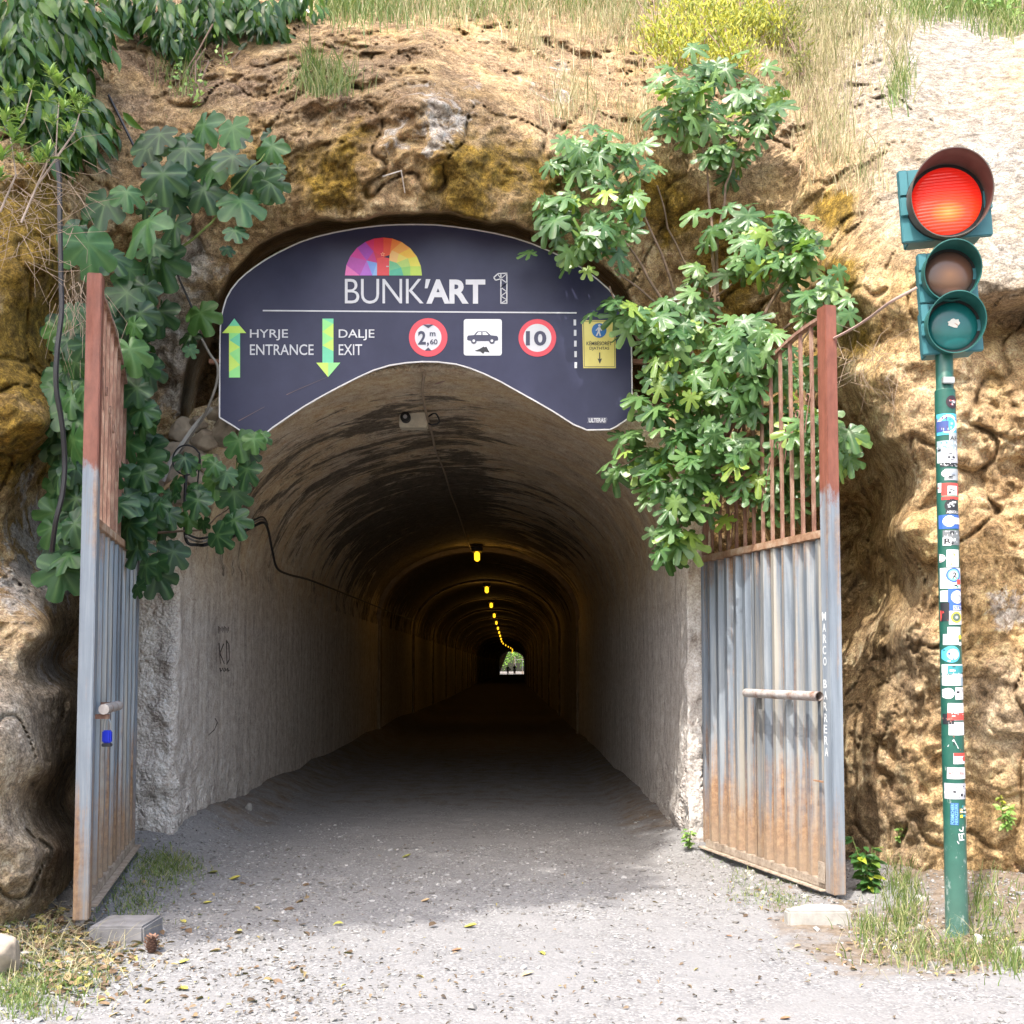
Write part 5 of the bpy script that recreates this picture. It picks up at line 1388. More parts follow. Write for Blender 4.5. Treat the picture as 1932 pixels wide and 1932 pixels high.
# scratched letters on the left wall
fl = Flat()
GI = (0.075, 0.06, 0.055)
def seg(a, b, w=3.0):
    a, b = Vector(a), Vector(b); tt = (b - a).normalized(); nn = Vector((-tt.y, tt.x)) * w / 2
    fl.poly([tuple(a + nn), tuple(b + nn * 0.6), tuple(b - nn * 0.6), tuple(a - nn)], GI)
def zseg(a, b, w=3.0):
    k = 1516 / 1200.0 * 1.0
    cv = lambda p: (p[0] * 0.3892, 1180.0 + p[1] * 0.3892)
    seg(cv(a), cv(b), w * 0.39)
for a, b in [((1062, 85), (1068, 185)), ((1085, 88), (1064, 140)), ((1066, 135), (1088, 188))]: zseg(a, b, 6)
fl.build("graffiti", paint_mat("charcoal_marks", 0.95), tunnel, lambda x, z, l: on_wall(x, z, l)); fl = Flat()
for a, b in [((1098, 72), (1100, 188)), ((1098, 72), (1110, 95)), ((1110, 95), (1112, 165)), ((1112, 165), (1098, 190))]: zseg(a, b, 6)
fl.build("graffiti", paint_mat("charcoal_marks", 0.95), tunnel, lambda x, z, l: on_wall(x, z, l)); fl = Flat()
for k in range(8): zseg((1066 + k * 6, 206 + (k % 2) * 10), (1070 + k * 6, 226 - (k % 3) * 5), 7)
fl.build("graffiti", paint_mat("charcoal_marks", 0.95), tunnel, lambda x, z, l: on_wall(x, z, l)); fl = Flat()
for k in range(9): zseg((1058 + k * 6, 2 + (k * 5) % 12), (1060 + k * 6, 40 - (k * 7) % 15), 4)
fl.build("graffiti", paint_mat("charcoal_marks", 0.95), tunnel, lambda x, z, l: on_wall(x, z, l)); fl = Flat()
for a, b in [((1042, 450), (1054, 470)), ((1054, 470), (1040, 505)), ((1040, 505), (1010, 532))]: zseg(a, b, 5)
M_SCR = paint_mat("charcoal_marks", 0.95)
fl.build("graffiti", M_SCR, tunnel, on_wall)
# ================================================================ fig leaves
def fig_leaf(lobes, base, n=44, curl=0.10):
    """lobes: (angle, length, width). ring mesh, x across, y to the tip"""
    V_ = [(0, 0, 0)]; F_ = []
    th = [math.pi * 2 * k / n for k in range(n)]
    def rr(a):
        a = (a + math.pi) % (2 * math.pi) - math.pi
        r = base
        for la, ll, lw in lobes:
            d = abs((a - la + math.pi) % (2 * math.pi) - math.pi)
            u_ = d / lw; f_ = 1 - .10 * min(u_, 1) ** 2; s2 = min(1, max(0, (u_ - 1) / .42)); s2 = s2 * s2 * (3 - 2 * s2)
            r = max(r, ll * f_ * (1 - s2) + base * s2)
        k = max(0, 1 - abs(abs(a) - math.pi) / 0.35)
        return r * (1 - 0.75 * k)
    for ring, f in ((0, 0.35), (1, 0.7), (2, 1.0)):
        for a in th:
            r = rr(a) * f if ring == 2 else min(rr(a) * f, f * 0.9)
            z = -curl * (r ** 2) * 1.0 + 0.05 * math.cos(5 * a) * r + (0.03 * math.sin(11 * a) * r if ring == 2 else 0)
            V_.append((r * math.sin(a), r * math.cos(a), z))
    for k in range(n):
        k2 = (k + 1) % n
        F_.append((0, 1 + k2, 1 + k))
        for r in (0, 1):
            a, b, c, d = 1 + r * n + k, 1 + r * n + k2, 1 + (r + 1) * n + k2, 1 + (r + 1) * n + k
            F_ += [(a, b, c), (a, c, d)]
    return np.array(V_), np.array(F_)
def vein_of(bv):
    if len(bv) < 60: return np.clip(1 - np.abs(bv[:, 0]) * 6, 0, 1)
    ang = np.arctan2(bv[:, 0], bv[:, 1]); v = np.zeros(len(bv))
    for la in (0, 0.82, -0.82, 1.7, -1.7): v = np.maximum(v, np.clip(1 - np.abs(ang - la) / 0.13, 0, 1))
    return v
FIG_DEEP = fig_leaf([(0, 1.0, .22), (.86, .88, .22), (-.86, .88, .22), (1.72, .66, .27), (-1.72, .66, .27), (2.5, .44, .3), (-2.5, .44, .3)], 0.36, 48, 0.20)
FIG_WIDE = fig_leaf([(0, 1.0, .31), (.90, .90, .30), (-.90, .90, .30), (1.80, .74, .36), (-1.80, .74, .36), (2.6, .52, .35), (-2.6, .52, .35)], 0.52, 48, 0.22)
def fig_mat(name, stops, rough, trans, tcol, veinc):
    t = NT(name)
    c = t.ramp(t.attr("rnd"), stops)
    c = t.mix(0.35, c, t.ramp(t.noise(18, 4), [(0.3, 0.3), (0.7, 0.72)]), 'OVERLAY')
    c = t.mix(t.math('MULTIPLY', t.attr("vein"), 0.35), c, veinc)
    t.set(color=c, rough=rough, spec=0.5, normal=t.bump(t.noise(45, 3), 0.25, 0.006))
    tr = t.n.new("ShaderNodeBsdfTranslucent"); t.l.new(t.mix(0.6, c, tcol), tr.inputs[0])
    mx = t.n.new("ShaderNodeMixShader"); mx.inputs[0].default_value = trans
    t.l.new(t.b.outputs[0], mx.inputs[1]); t.l.new(tr.outputs[0], mx.inputs[2]); t.l.new(mx.outputs[0], t.n["Material Output"].inputs[0])
    return t.m
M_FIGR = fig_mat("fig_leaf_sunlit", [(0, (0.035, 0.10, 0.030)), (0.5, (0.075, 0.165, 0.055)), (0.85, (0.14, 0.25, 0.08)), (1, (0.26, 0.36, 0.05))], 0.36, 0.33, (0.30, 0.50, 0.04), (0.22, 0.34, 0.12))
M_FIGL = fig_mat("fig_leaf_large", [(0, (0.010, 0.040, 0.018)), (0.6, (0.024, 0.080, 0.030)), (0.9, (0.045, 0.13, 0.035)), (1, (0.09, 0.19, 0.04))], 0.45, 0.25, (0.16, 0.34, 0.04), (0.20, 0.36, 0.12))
M_TWIG = plain("fig_branch", (0.20, 0.135, 0.095), 0.85, var=0.3, scale=25, bump=0.4)
M_GTWIG = plain("green_twig", (0.16, 0.22, 0.06), 0.7)
def V3(l): return np.array([tuple(v) for v in l])

# ---- right fig
rg = np.random.default_rng(21)
fr = empty("fig_tree", tuple(at(1350, 880, 10.0)), "large bushy fig tree in bright sun growing between the sign and right gate", "tree")
fb = fr.location.copy()
CL = [(1285,150,60,38,10.0),(1350,140,55,30,10.0),(1410,165,60,42,9.9),(1300,200,60,40,9.8),(1440,200,40,34,9.9),(1310,240,55,34,9.8),(1415,240,45,44,9.9),(1260,200,36,26,9.9),(1345,290,42,30,9.8),(1395,290,30,26,9.9),
(1080,280,46,34,9.3),(1130,265,50,32,9.3),(1180,300,48,36,9.3),(1120,320,52,30,9.25),(1060,320,30,24,9.3),(1215,330,30,26,9.3),
(1035,400,38,40,9.2),(1095,395,46,32,9.15),(1150,400,52,34,9.15),(1110,450,50,34,9.15),(1165,455,40,32,9.2),(1085,480,34,30,9.15),(1060,430,30,30,9.15),
(1350,420,36,26,9.7),(1400,430,44,34,9.5),(1450,440,44,36,9.3),(1500,440,38,34,9.1),(1440,490,44,36,9.2),(1500,500,40,40,9.0),(1400,480,30,36,9.4),(1530,465,28,36,9.0),
(1560,540,44,26,8.7),(1590,570,28,28,8.6),(1540,580,34,28,8.8),
(1165,580,36,24,9.2),(1205,600,44,34,9.15),(1250,590,44,30,9.3),(1295,600,38,26,9.4),(1230,640,34,32,9.2),(1330,515,26,24,9.9),(1320,570,28,24,9.7),
(1270,640,40,36,9.2),(1300,690,46,38,9.2),(1250,700,34,34,9.15),(1290,750,44,34,9.2),(1340,640,34,30,9.3),(1380,620,38,30,9.0),(1400,660,48,38,8.9),(1370,710,46,46,9.0),(1440,640,44,34,8.8),(1470,690,36,42,8.9),(1400,740,44,44,9.0),(1330,740,34,36,9.2),
(1215,735,30,28,9.3),(1245,780,34,28,9.3),(1270,810,40,30,9.2),(1310,800,40,30,9.2),(1190,830,34,24,9.5),(1170,880,28,20,9.6),(1230,860,36,24,9.4),(1270,870,46,34,9.2),(1320,860,50,38,9.1),(1370,850,46,34,9.0),(1250,915,40,30,9.3),(1300,910,44,30,9.1),(1350,905,40,34,9.1),
(1280,960,38,30,9.3),(1255,1000,30,24,9.4),(1290,1020,30,26,9.2),(1250,1035,24,26,9.4),
(1500,770,34,46,8.9),(1540,810,40,40,8.6),(1590,830,30,34,8.4),(1600,860,24,24,8.3),(1560,870,34,30,8.5),(1480,850,40,40,8.9),(1440,890,44,38,9.0),(1500,900,34,30,8.9),(1420,950,44,24,9.1),(1470,960,30,26,9.1),(1440,800,40,40,9.1),(1520,700,30,34,9.2)]
P_, X_, N_, S_ = [], [], [], []
for (px, py, rx, ry, Y) in CL:
    c = at(px, py, Y); s_ = Y / F
    k = int(3 + rx * ry / 165)
    for _ in range(k):
        a, b = rg.normal(0, 0.52, 2); dy = rg.normal(0, 0.16)
        p = Vector((c.x + a * rx * s_, c.y + dy, c.z + b * ry * s_))
        out = Vector((a * 0.9 + rg.normal(0, .35), -0.35 + rg.normal(0, .25), -0.55 + b * 0.35 + rg.normal(0, .25)))
        nn = Vector((rg.normal(-0.15, .35), -0.75 + rg.normal(0, .25), 0.75 + rg.normal(0, .3)))
        P_.append(p); X_.append(out); N_.append(nn); S_.append(rg.uniform(0.10, 0.18) * (1.15 if rg.random() < .3 else 1))
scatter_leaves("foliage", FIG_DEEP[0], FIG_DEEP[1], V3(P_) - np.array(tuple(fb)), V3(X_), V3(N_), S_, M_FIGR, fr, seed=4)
print("right fig leaves", len(P_))
def branch(pts, r0, r1, parent, mat, base):
    Q_ = [Vector(p) - base for p in pts]; out = []
    for i in range(len(Q_) - 1):
        for k in range(4): out.append(Q_[i].lerp(Q_[i + 1], k / 4) + Vector((rg.normal(0, .008), rg.normal(0, .008), 0)))
    out.append(Q_[-1])
    mb = MB(); mb.tube(out, r0, r1, n=7); return mb.build("branch", mat, parent, smooth=True)
b0 = at(1352, 900, 10.0)
BR = [[b0, at(1350, 760, 9.9), at(1348, 560, 9.9), at(1340, 380, 9.9), at(1322, 240, 9.85)], [b0, at(1360, 760, 9.9), at(1352, 480, 9.95), at(1370, 350, 9.9), at(1400, 250, 9.9)],
      [b0, at(1320, 760, 9.8), at(1270, 600, 9.6), at(1210, 500, 9.4), at(1150, 420, 9.3)], [b0, at(1330, 780, 9.9), at(1298, 640, 9.8), at(1250, 480, 9.5), at(1180, 330, 9.35)],
      [b0, at(1300, 800, 9.7), at(1240, 700, 9.5), at(1180, 600, 9.3), at(1150, 540, 9.3)], [b0, at(1380, 700, 9.6), at(1430, 620, 9.3), at(1480, 520, 9.2), at(1540, 470, 9.1)],
      [at(1350, 560, 9.9), at(1400, 520, 9.6), at(1455, 470, 9.3)], [b0, at(1400, 860, 9.5), at(1500, 830, 8.9), at(1590, 840, 8.5)], [b0, at(1300, 870, 9.5), at(1230, 850, 9.5), at(1170, 880, 9.6)],
      [b0, at(1310, 940, 9.5), at(1280, 1000, 9.4), at(1268, 1030, 9.4)], [at(1480, 620, 9.2), at(1530, 580, 9.0), at(1590, 570, 8.7)], [b0, at(1420, 760, 9.3), at(1480, 690, 9.0), at(1530, 620, 8.9)],
      [at(1270, 600, 9.6), at(1225, 560, 9.4), at(1160, 510, 9.3)], [at(1348, 560, 9.9), at(1310, 540, 9.9), at(1262, 430, 9.7), at(1240, 350, 9.5)], [at(1300, 640, 9.8), at(1340, 560, 9.9), at(1350, 520, 9.9)]]
for k, pts in enumerate(BR): branch(pts, 0.024 if k < 6 else 0.012, 0.006, fr, M_TWIG, fb)

# ---- left fig with large leaves
rg = np.random.default_rng(33)
LL = [(379,250,62),(397,318,62),(467,333,58),(455,388,58),(388,367,50),(300,262,44),(281,287,46),(308,342,56),(195,394,58),(266,430,74),(168,477,70),(308,504,62),(330,434,46),(214,492,44),(507,286,46),(440,250,44),(515,354,40),(445,440,30),
(350,290,44),(340,330,50),(325,385,46),(430,300,46),(240,370,40),(290,470,44),(135,440,40),(245,520,44),(270,550,40),(230,560,48),(300,600,50),(381,600,46),(355,640,30),(270,600,40),
(205,620,40),(249,671,50),(125,712,54),(214,722,58),(136,780,58),(228,785,50),(135,845,62),(235,845,46),(249,905,48),(207,895,42),(246,945,44),(139,952,48),(150,995,48),(120,1000,36),(228,955,42),(270,900,36),(118,1051,50),(112,1090,60),
(100,740,36),(165,660,40),(105,800,34),(110,900,40),(160,740,40),(180,830,36),(250,740,44),(270,780,36),(150,890,44),(170,930,40),(130,650,36),(140,590,34),(265,1000,48),(240,1000,44),(255,1040,42),(285,960,36),(305,1000,34),
(452,841,42),(463,895,40),(442,940,44),(406,915,38),(425,900,30),(370,952,36),(445,990,40),(417,1016,38),(321,977,30),(324,1051,42),(303,1095,48),(295,1070,34),(275,1075,34),(350,870,28),(380,930,24),(330,915,26),(480,835,28),(400,880,26),(355,985,28),(470,860,30),(250,620,34),(360,880,26)]
fl_ = empty("fig_tree", tuple(at(240, 1000, 9.8)), "fig tree with large dark lobed leaves in shade behind the left gate", "tree")
fb = fl_.location.copy()
def ldepth(px, py):
    if px < 175: return 7.75 + (0.3 if py < 600 else 0.25)
    if py < 560: return 8.7
    if px < 290: return 8.55
    return 9.3
P_, X_, N_, S_, Rn = [], [], [], [], []
def addleaf(px, py, sz, Y, jit=0.0):
    c = at(px, py, Y)
    tip = Vector((rg.normal(0, .45), -0.15 + rg.normal(0, .2), -0.85 + rg.normal(0, .25)))
    nn = Vector((rg.normal(0.0, .35), -0.85, 0.42 + rg.normal(0, .25)))
    s_ = sz * Y / F * 1.08
    P_.append(c - tip.normalized() * s_ * 0.25); X_.append(tip); N_.append(nn); S_.append(s_); Rn.append(rg.random() * 0.97)
for (px, py, sz) in LL:
    Y = ldepth(px, py) + rg.normal(0, .12)
    addleaf(px, py, sz, Y)
    for _ in range(1):
        if px < 175 or rg.random() < .35: continue
        addleaf(px + rg.normal(0, sz * .6), py + rg.normal(0, sz * .6), sz * rg.uniform(.5, .85), min(Y + abs(rg.normal(.18, .15)), 9.4))
for _ in range(60):
    px = rg.uniform(95, 165); py = rg.uniform(620, 1080)
    addleaf(px, py, rg.uniform(30, 48), 8.2 + rg.normal(0, .15))
for _ in range(60):
    px = rg.uniform(185, 285); py = rg.uniform(560, 1010)
    addleaf(px, py, rg.uniform(30, 46), 9.2 + rg.normal(0, .12))
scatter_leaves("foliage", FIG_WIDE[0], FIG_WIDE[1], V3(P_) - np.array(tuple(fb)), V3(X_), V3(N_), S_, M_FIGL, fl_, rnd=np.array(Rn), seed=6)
for k, pts in enumerate([[at(262, 945, 9.7), at(285, 880, 9.6), at(288, 800, 9.55), at(275, 700, 9.5), at(285, 620, 9.4), at(300, 560, 9.2), at(330, 480, 9.0), at(380, 380, 8.8)],
      [at(275, 700, 9.5), at(300, 670, 9.4), at(296, 688, 9.4), at(280, 700, 9.45)], [at(285, 620, 9.4), at(250, 560, 9.2), at(210, 500, 8.9), at(180, 440, 8.8)], [at(330, 480, 9.0), at(400, 420, 8.8), at(450, 340, 8.75), at(500, 290, 8.75)],
      [at(262, 945, 9.7), at(200, 900, 9.0), at(150, 820, 8.2), at(135, 720, 8.0)], [at(262, 945, 9.7), at(330, 960, 9.6), at(400, 940, 9.5), at(440, 900, 9.5), at(460, 840, 9.5)], [at(262, 945, 9.7), at(290, 1000, 9.5), at(305, 1060, 9.4)],
      [at(300, 1005, 9.6), at(380, 1000, 9.6), at(440, 950, 9.5)], [at(288, 800, 9.55), at(270, 760, 9.4), at(255, 690, 9.2)], [at(200, 900, 9.0), at(150, 980, 8.2), at(120, 1060, 8.0)]]):
    branch(pts, 0.026 if k == 0 else 0.011, 0.008 if k == 0 else 0.005, fl_, M_TWIG if k in (0, 1, 2, 7) else M_GTWIG, fb)

# ---- hanging evergreen leaves, top left
M_IVY = leaf_mat("evergreen_leaf", [(0, (0.018, 0.060, 0.015)), (0.7, (0.05, 0.13, 0.03)), (1, (0.16, 0.28, 0.05))], rough=0.3, trans=0.25, tcol=(0.2, 0.4, 0.04))
def hang(name, label, blobs, mat, size, tip=(0, -0.2, -1), nrm=(0, -0.8, 0.4), dens=1.0, off=0.25, seed=1, lv=OVATE_V, stems=8, spread=.35, cat="shrub"):
    rg_ = np.random.default_rng(seed)
    c0 = oncliff(blobs[0][0], blobs[0][1], off); e = empty(name, tuple(c0), label, cat)
    P_, X_, N_, S_ = [], [], [], []
    for b in blobs:
        px, py, rx, ry = b[:4]; o_ = b[4] if len(b) > 4 else off
        c = oncliff(px, py, o_); s_ = c.y / F
        k = int(dens * rx * ry / 22) + 3
        for _ in range(k):
            a, q_ = rg_.normal(0, .5, 2)
            P_.append((c.x + a * rx * s_, c.y + rg_.normal(0, .14), c.z + q_ * ry * s_))
            X_.append((tip[0] + a * .5 + rg_.normal(0, spread), tip[1] + rg_.normal(0, spread), tip[2] + rg_.normal(0, spread * .7)))
            N_.append((nrm[0] + rg_.normal(0, .4), nrm[1] + rg_.normal(0, .3), nrm[2] + rg_.normal(0, .3)))
            S_.append(rg_.uniform(*size))
    scatter_leaves("foliage", lv, LANCE_F, np.array(P_) - np.array(tuple(c0)), np.array(X_), np.array(N_), S_, mat, e, seed=seed)
    mb = MB()
    for k in range(stems):
        b = blobs[k % len(blobs)]; c = oncliff(b[0], b[1], (b[4] if len(b) > 4 else off)) - c0
        o_ = Vector((rg_.normal(0, .1), 0.15, rg_.normal(0.25, .1)))
        mb.tube([c + o_ + Vector((0, .1, .1)), c + o_ * 0.5, c - Vector((rg_.normal(0, .05), 0.02, b[3] * c0.y / F * .6))], 0.008, 0.003, n=5)
    mb.build("stem", M_TWIG, e, smooth=True)
    return e
hang("evergreen_climber", "glossy leafy climber hanging in the top left corner", [(30,40,60,50),(100,30,70,40),(60,110,50,60),(20,130,40,50),(150,50,50,50),(120,110,40,50),(60,190,60,40,.1),(100,250,50,60,.1),(20,200,40,60,.1),(140,230,40,40,.1),(170,210,30,30,.1)], M_IVY, (.13, .23), dens=2.1, seed=11, off=.5, lv=LANCE_V * np.array([1.35, 1, 1.6]), spread=.28)
hang("evergreen_climber", "dark leafy sprays hanging from the top edge left of centre", [(230,10,40,22),(280,20,50,28),(320,45,40,36),(335,75,24,30),(370,20,50,26),(420,15,60,26),(470,20,50,26),(500,45,36,26),(560,10,50,18),(400,45,30,20)], M_IVY, (.12, .21), dens=1.9, seed=12, off=.4, lv=LANCE_V * np.array([1.35, 1, 1.6]), spread=.28)
# rosette shrub
M_PIT = leaf_mat("pale_green_leaf", [(0, (0.12, 0.24, 0.06)), (0.6, (0.24, 0.40, 0.10)), (1, (0.40, 0.55, 0.14))], rough=0.4, trans=0.3)
rg = np.random.default_rng(44)
c0 = at(60, 260, 6.7); e = empty("rosette_shrub", tuple(c0), "pale green shrub with upright leaf rosettes at the left edge", "shrub")
P_, X_, N_, S_ = [], [], [], []
for (px, py, r) in [(110,150,34),(90,180,26),(150,205,30),(120,200,26),(15,175,22),(10,225,34),(25,255,30),(5,290,30),(90,285,30),(75,300,24),(40,300,22),(60,160,20),(130,240,22),(0,330,24),(50,205,18),(95,135,24),(35,215,22),(140,180,24),(100,225,20),(160,190,20)]:
    c = at(px, py, 6.6 + rg.normal(0, .1)) - c0
    for k in range(22):
        th = rg.uniform(0, 2 * math.pi); el = rg.uniform(0.1, 1.3)
        d = Vector((math.cos(th) * math.cos(el), math.sin(th) * math.cos(el) - .15, math.sin(el)))
        L_ = r * 6.8 / F * rg.uniform(.8, 1.2)
        st_ = Vector((0, 0, -rg.uniform(0, .5) * L_))
        P_.append(c + st_); X_.append(d); N_.append(Vector((-d.x * .5, -.4, .9))); S_.append(L_)
scatter_leaves("foliage", LANCE_V * np.array([1.1, 1, 1]), LANCE_F, V3(P_), V3(X_), V3(N_), S_, M_PIT, e, seed=8)
mb = MB()
for pts in ([(40, 420), (70, 350), (105, 300), (108, 240), (112, 180)], [(105, 300), (140, 250), (150, 215)], [(0, 400), (30, 330), (20, 260), (12, 200)], [(70, 350), (88, 310), (90, 290)], [(20, 260), (45, 230), (60, 170)]):
    mb.tube([at(x, y, 6.7) - c0 for x, y in pts], 0.007, 0.003, n=6)
mb.build("stem", plain("pale_bark", (0.38, 0.30, 0.25), 0.9, var=.3), e, smooth=True)
# tangle of dry twigs under it, and one drooping dry tuft
def twigs(name, label, px, py, rx, ry, Y, n, seed, mat, down=False, L=(.15, .45)):
    rg_ = np.random.default_rng(seed); c0 = at(px, py, Y); mb = MB()
    for _ in range(n):
        p = Vector((rg_.normal(0, .5) * rx * Y / F, rg_.normal(0, .08), rg_.normal(0, .5) * ry * Y / F))
        d = Vector((rg_.normal(0, 1), rg_.normal(0, .3), rg_.normal(-.2, .8))).normalized() if not down else Vector((rg_.normal(0, .25), -.1, -1)).normalized()
        l = rg_.uniform(*L); b = Vector(rg_.normal(0, .12, 3)) * l
        mb.tube([p, p + d * l * .5 + b, p + d * l + b * .3], 0.0022, 0.0008, n=4, caps=False)
    o = mb.build(name, mat, None); o.location = c0; return tag(o, label, "twigs", None, "stuff")
M_DRY = plain("dry_twig", (0.36, 0.27, 0.20), 0.9, var=.3)
twigs("dry_twigs", "tangle of bare dry twigs on the left rock under the shrub", 45, 385, 120, 110, 7.2, 110, 3, M_DRY)
twigs("dry_twigs", "hanging fringe of dry roots left of the left gate post", 155, 560, 50, 60, 8.0, 60, 4, M_DRY, True, (.15, .5))
twigs("dry_twigs", "dark brown tangle of dead twigs at the foot of the right fig", 1350, 850, 80, 70, 9.9, 120, 5, plain("dead_brown_twig", (0.12, 0.07, 0.05), 0.9))
twigs("dry_twigs", "wiry dead stems clinging to the rock beside the traffic light", 1655, 700, 70, 60, 8.4, 40, 6, M_DRY)
# ---- yellow flowered bush at the top
M_YEL = leaf_mat("yellow_bush_leaf", [(0, (0.14, 0.20, 0.03)), (0.5, (0.34, 0.36, 0.04)), (1, (0.60, 0.56, 0.06))], rough=.6, trans=.35, tcol=(.5, .5, .05))
hang("broom_bush", "yellow flowering bush at the top edge right of centre", [(1330,60,80,60,.5),(1400,40,60,60,.5),(1280,100,60,40,.45),(1380,110,60,40,.45),(1240,70,40,40,.4),(1450,60,40,50,.4),(1330,10,80,30,.5)], M_YEL, (.035, .085), tip=(0, -.1, .9), nrm=(0, -.7, .5), dens=6.0, seed=14, lv=LANCE_V, stems=30, spread=.5)
M_OLV = leaf_mat("dull_bush_leaf", [(0, (0.10, 0.11, 0.03)), (1, (0.28, 0.26, 0.07))], rough=.7)
hang("dry_bush", "dull brownish bush beside the yellow bush", [(1490,70,30,60,.4),(1510,120,26,40,.35),(1480,30,30,30,.4)], M_OLV, (.03, .07), tip=(0, -.1, .9), dens=6, seed=15, lv=LANCE_V, stems=20, spread=.6)

# ---- grass: blades
def blades(name, label, pts, H, mat, seed, lean=.35, wid=.006, base=None):
    """pts (k,3) base points"""
    rg_ = np.random.default_rng(seed); k = len(pts); pts = np.asarray(pts)
    h = rg_.uniform(H[0], H[1], k); th = rg_.uniform(0, 2 * math.pi, k)
    w_ = rg_.uniform(.6, 1.4, k) * wid
    dx = np.stack([np.cos(th), np.sin(th), np.zeros(k)], 1)
    ln_ = rg_.normal(0, lean, (k, 3)); ln_[:, 2] = 0; ln_[:, 1] -= .12
    rows_ = []
    for f, ww in ((0, 1), (.4, .8), (.75, .5)):
        c_ = pts + np.stack([np.zeros(k), np.zeros(k), h * f], 1) + ln_ * (h * f * f)[:, None]
        rows_ += [c_ - dx * (w_ * ww)[:, None], c_ + dx * (w_ * ww)[:, None]]
    tip_ = pts + np.stack([np.zeros(k), np.zeros(k), h * .95], 1) + ln_ * h[:, None]
    V_ = np.stack(rows_ + [tip_], 1)
    bf = np.array([(0, 1, 3), (0, 3, 2), (2, 3, 5), (2, 5, 4), (4, 5, 6)])
    F_ = (bf[None] + (np.arange(k) * 7)[:, None, None]).reshape(-1, 3)
    o = npmesh(name, V_.reshape(-1, 3), F_, mat, None, attrs={"rnd": np.repeat(rg_.random(k), 7)})
    return tag(o, label, "grass", None, "stuff")
M_GRS = leaf_mat("fresh_grass", [(0, (0.07, 0.13, 0.03)), (0.5, (0.15, 0.22, 0.06)), (0.8, (0.30, 0.31, 0.13)), (1, (0.42, 0.38, 0.20))], rough=.6, trans=.3)
M_STR = leaf_mat("straw_grass", [(0, (0.14, 0.18, 0.06)), (0.35, (0.34, 0.30, 0.15)), (1, (0.62, 0.54, 0.36))], rough=.75, trans=.25, tcol=(.5, .42, .2))
def cliff_pts(regs, seed, dens=1.0):
    rg_ = np.random.default_rng(seed); out = []
    for (px, py, rx, ry, n) in regs:
        for _ in range(int(n * dens)):
            a, b = px + rg_.normal(0, .5) * rx, py + rg_.normal(0, .5) * ry
            p = oncliff(a, b, -0.02); out.append(tuple(p))
    return np.array(out)
blades("grass", "pale dry grass covering the slope along the top of the cliff", cliff_pts([(1150,40,120,60,700),(1000,20,120,40,500),(1500,60,160,90,1200),(1250,60,200,80,700),(1550,130,80,90,700),(1450,200,80,60,300),(1600,60,100,60,600),(1560,250,60,100,500),(1620,330,60,60,160),(820,30,120,30,400),(1500,-10,500,40,1200),(1080,200,60,60,260),(1690,130,24,50,110),(1700,75,40,20,80),(1000,90,60,40,160),(1210,240,60,50,200)], 5), (.10, .34), M_STR, 5, .3, .004)
blades("grass", "green grass tufts along the top of the cliff", cliff_pts([(700,20,130,40,900),(640,15,60,30,300),(900,20,140,30,500),(1100,10,150,40,500),(620,170,60,34,360),(590,150,24,30,120),(1850,20,140,24,900),(1750,30,100,24,400),(1900,60,70,20,300),(1550,30,200,40,500),(1350,40,200,60,500),(340,150,50,60,90),(350,130,20,60,60),(1700,160,26,40,90),(1690,190,30,26,60)], 6), (.10, .32), M_GRS, 6, .35, .005)
hang("leafy_weed", "small leafy weeds growing on the brown earth left of centre", [(350,110,22,50,.1),(375,170,16,40,.1),(345,150,16,26,.1),(425,120,14,20,.1)], M_PIT, (.03, .06), tip=(0, -.3, .5), dens=1.6, seed=16, lv=OVATE_V, stems=10, spread=.6)
hang("leafy_weed", "bright green leaves at the top right corner", [(1880,15,50,18,.2),(1830,10,40,14,.2),(1920,30,20,20,.2)], M_PIT, (.06, .12), tip=(0, -.3, -.2), dens=2, seed=17, lv=OVATE_V, stems=8, spread=.6)
# ground vegetation
def gpts(regs, seed):
    rg_ = np.random.default_rng(seed); out = []
    for (px, py, rx, ry, n) in regs:
        for _ in range(n):
            p = gr(px + rg_.normal(0, .5) * rx, min(1925, py + rg_.normal(0, .5) * ry), 0.0)
            if p.y > 10: continue
            out.append((p.x, p.y, gz(p.x, p.y) - .01))
    return np.array(out)
blades("grass", "green grass tufts around the foot of the traffic light", gpts([(1700,1745,50,60,260),(1680,1700,24,50,140),(1740,1800,120,24,200),(1860,1800,60,40,190),(1900,1770,50,60,150),(1850,1740,26,40,140),(1640,1760,40,30,160),(1700,1690,20,60,200),(1800,1815,150,20,220),(1920,1830,40,20,120),(1720,1720,30,40,200)], 7), (.03, .16), M_GRS, 7, .35, .0035)
blades("grass", "low grass growing at the foot of the left gate", gpts([(300,1650,70,30,1100),(250,1700,60,40,600),(330,1640,50,20,500),(60,1850,120,60,900),(40,1890,80,40,600),(100,1780,120,40,200),(20,1780,60,60,160),(160,1850,60,40,160)], 8), (.02, .075), M_GRS, 8, .5, .0035)
blades("grass", "thin weeds along the foot of the right gate", gpts([(1440,1690,70,20,300),(1400,1660,40,20,140),(1480,1710,40,14,200),(1340,1620,40,20,60)], 9), (.015, .06), M_GRS, 9, .5, .003)
blades("grass", "dry straw lying among the leaves at lower left", gpts([(90,1790,160,60,300),(150,1830,160,60,160),(1750,1790,200,60,260)], 10), (.04, .16), M_STR, 10, 1.6, .002)
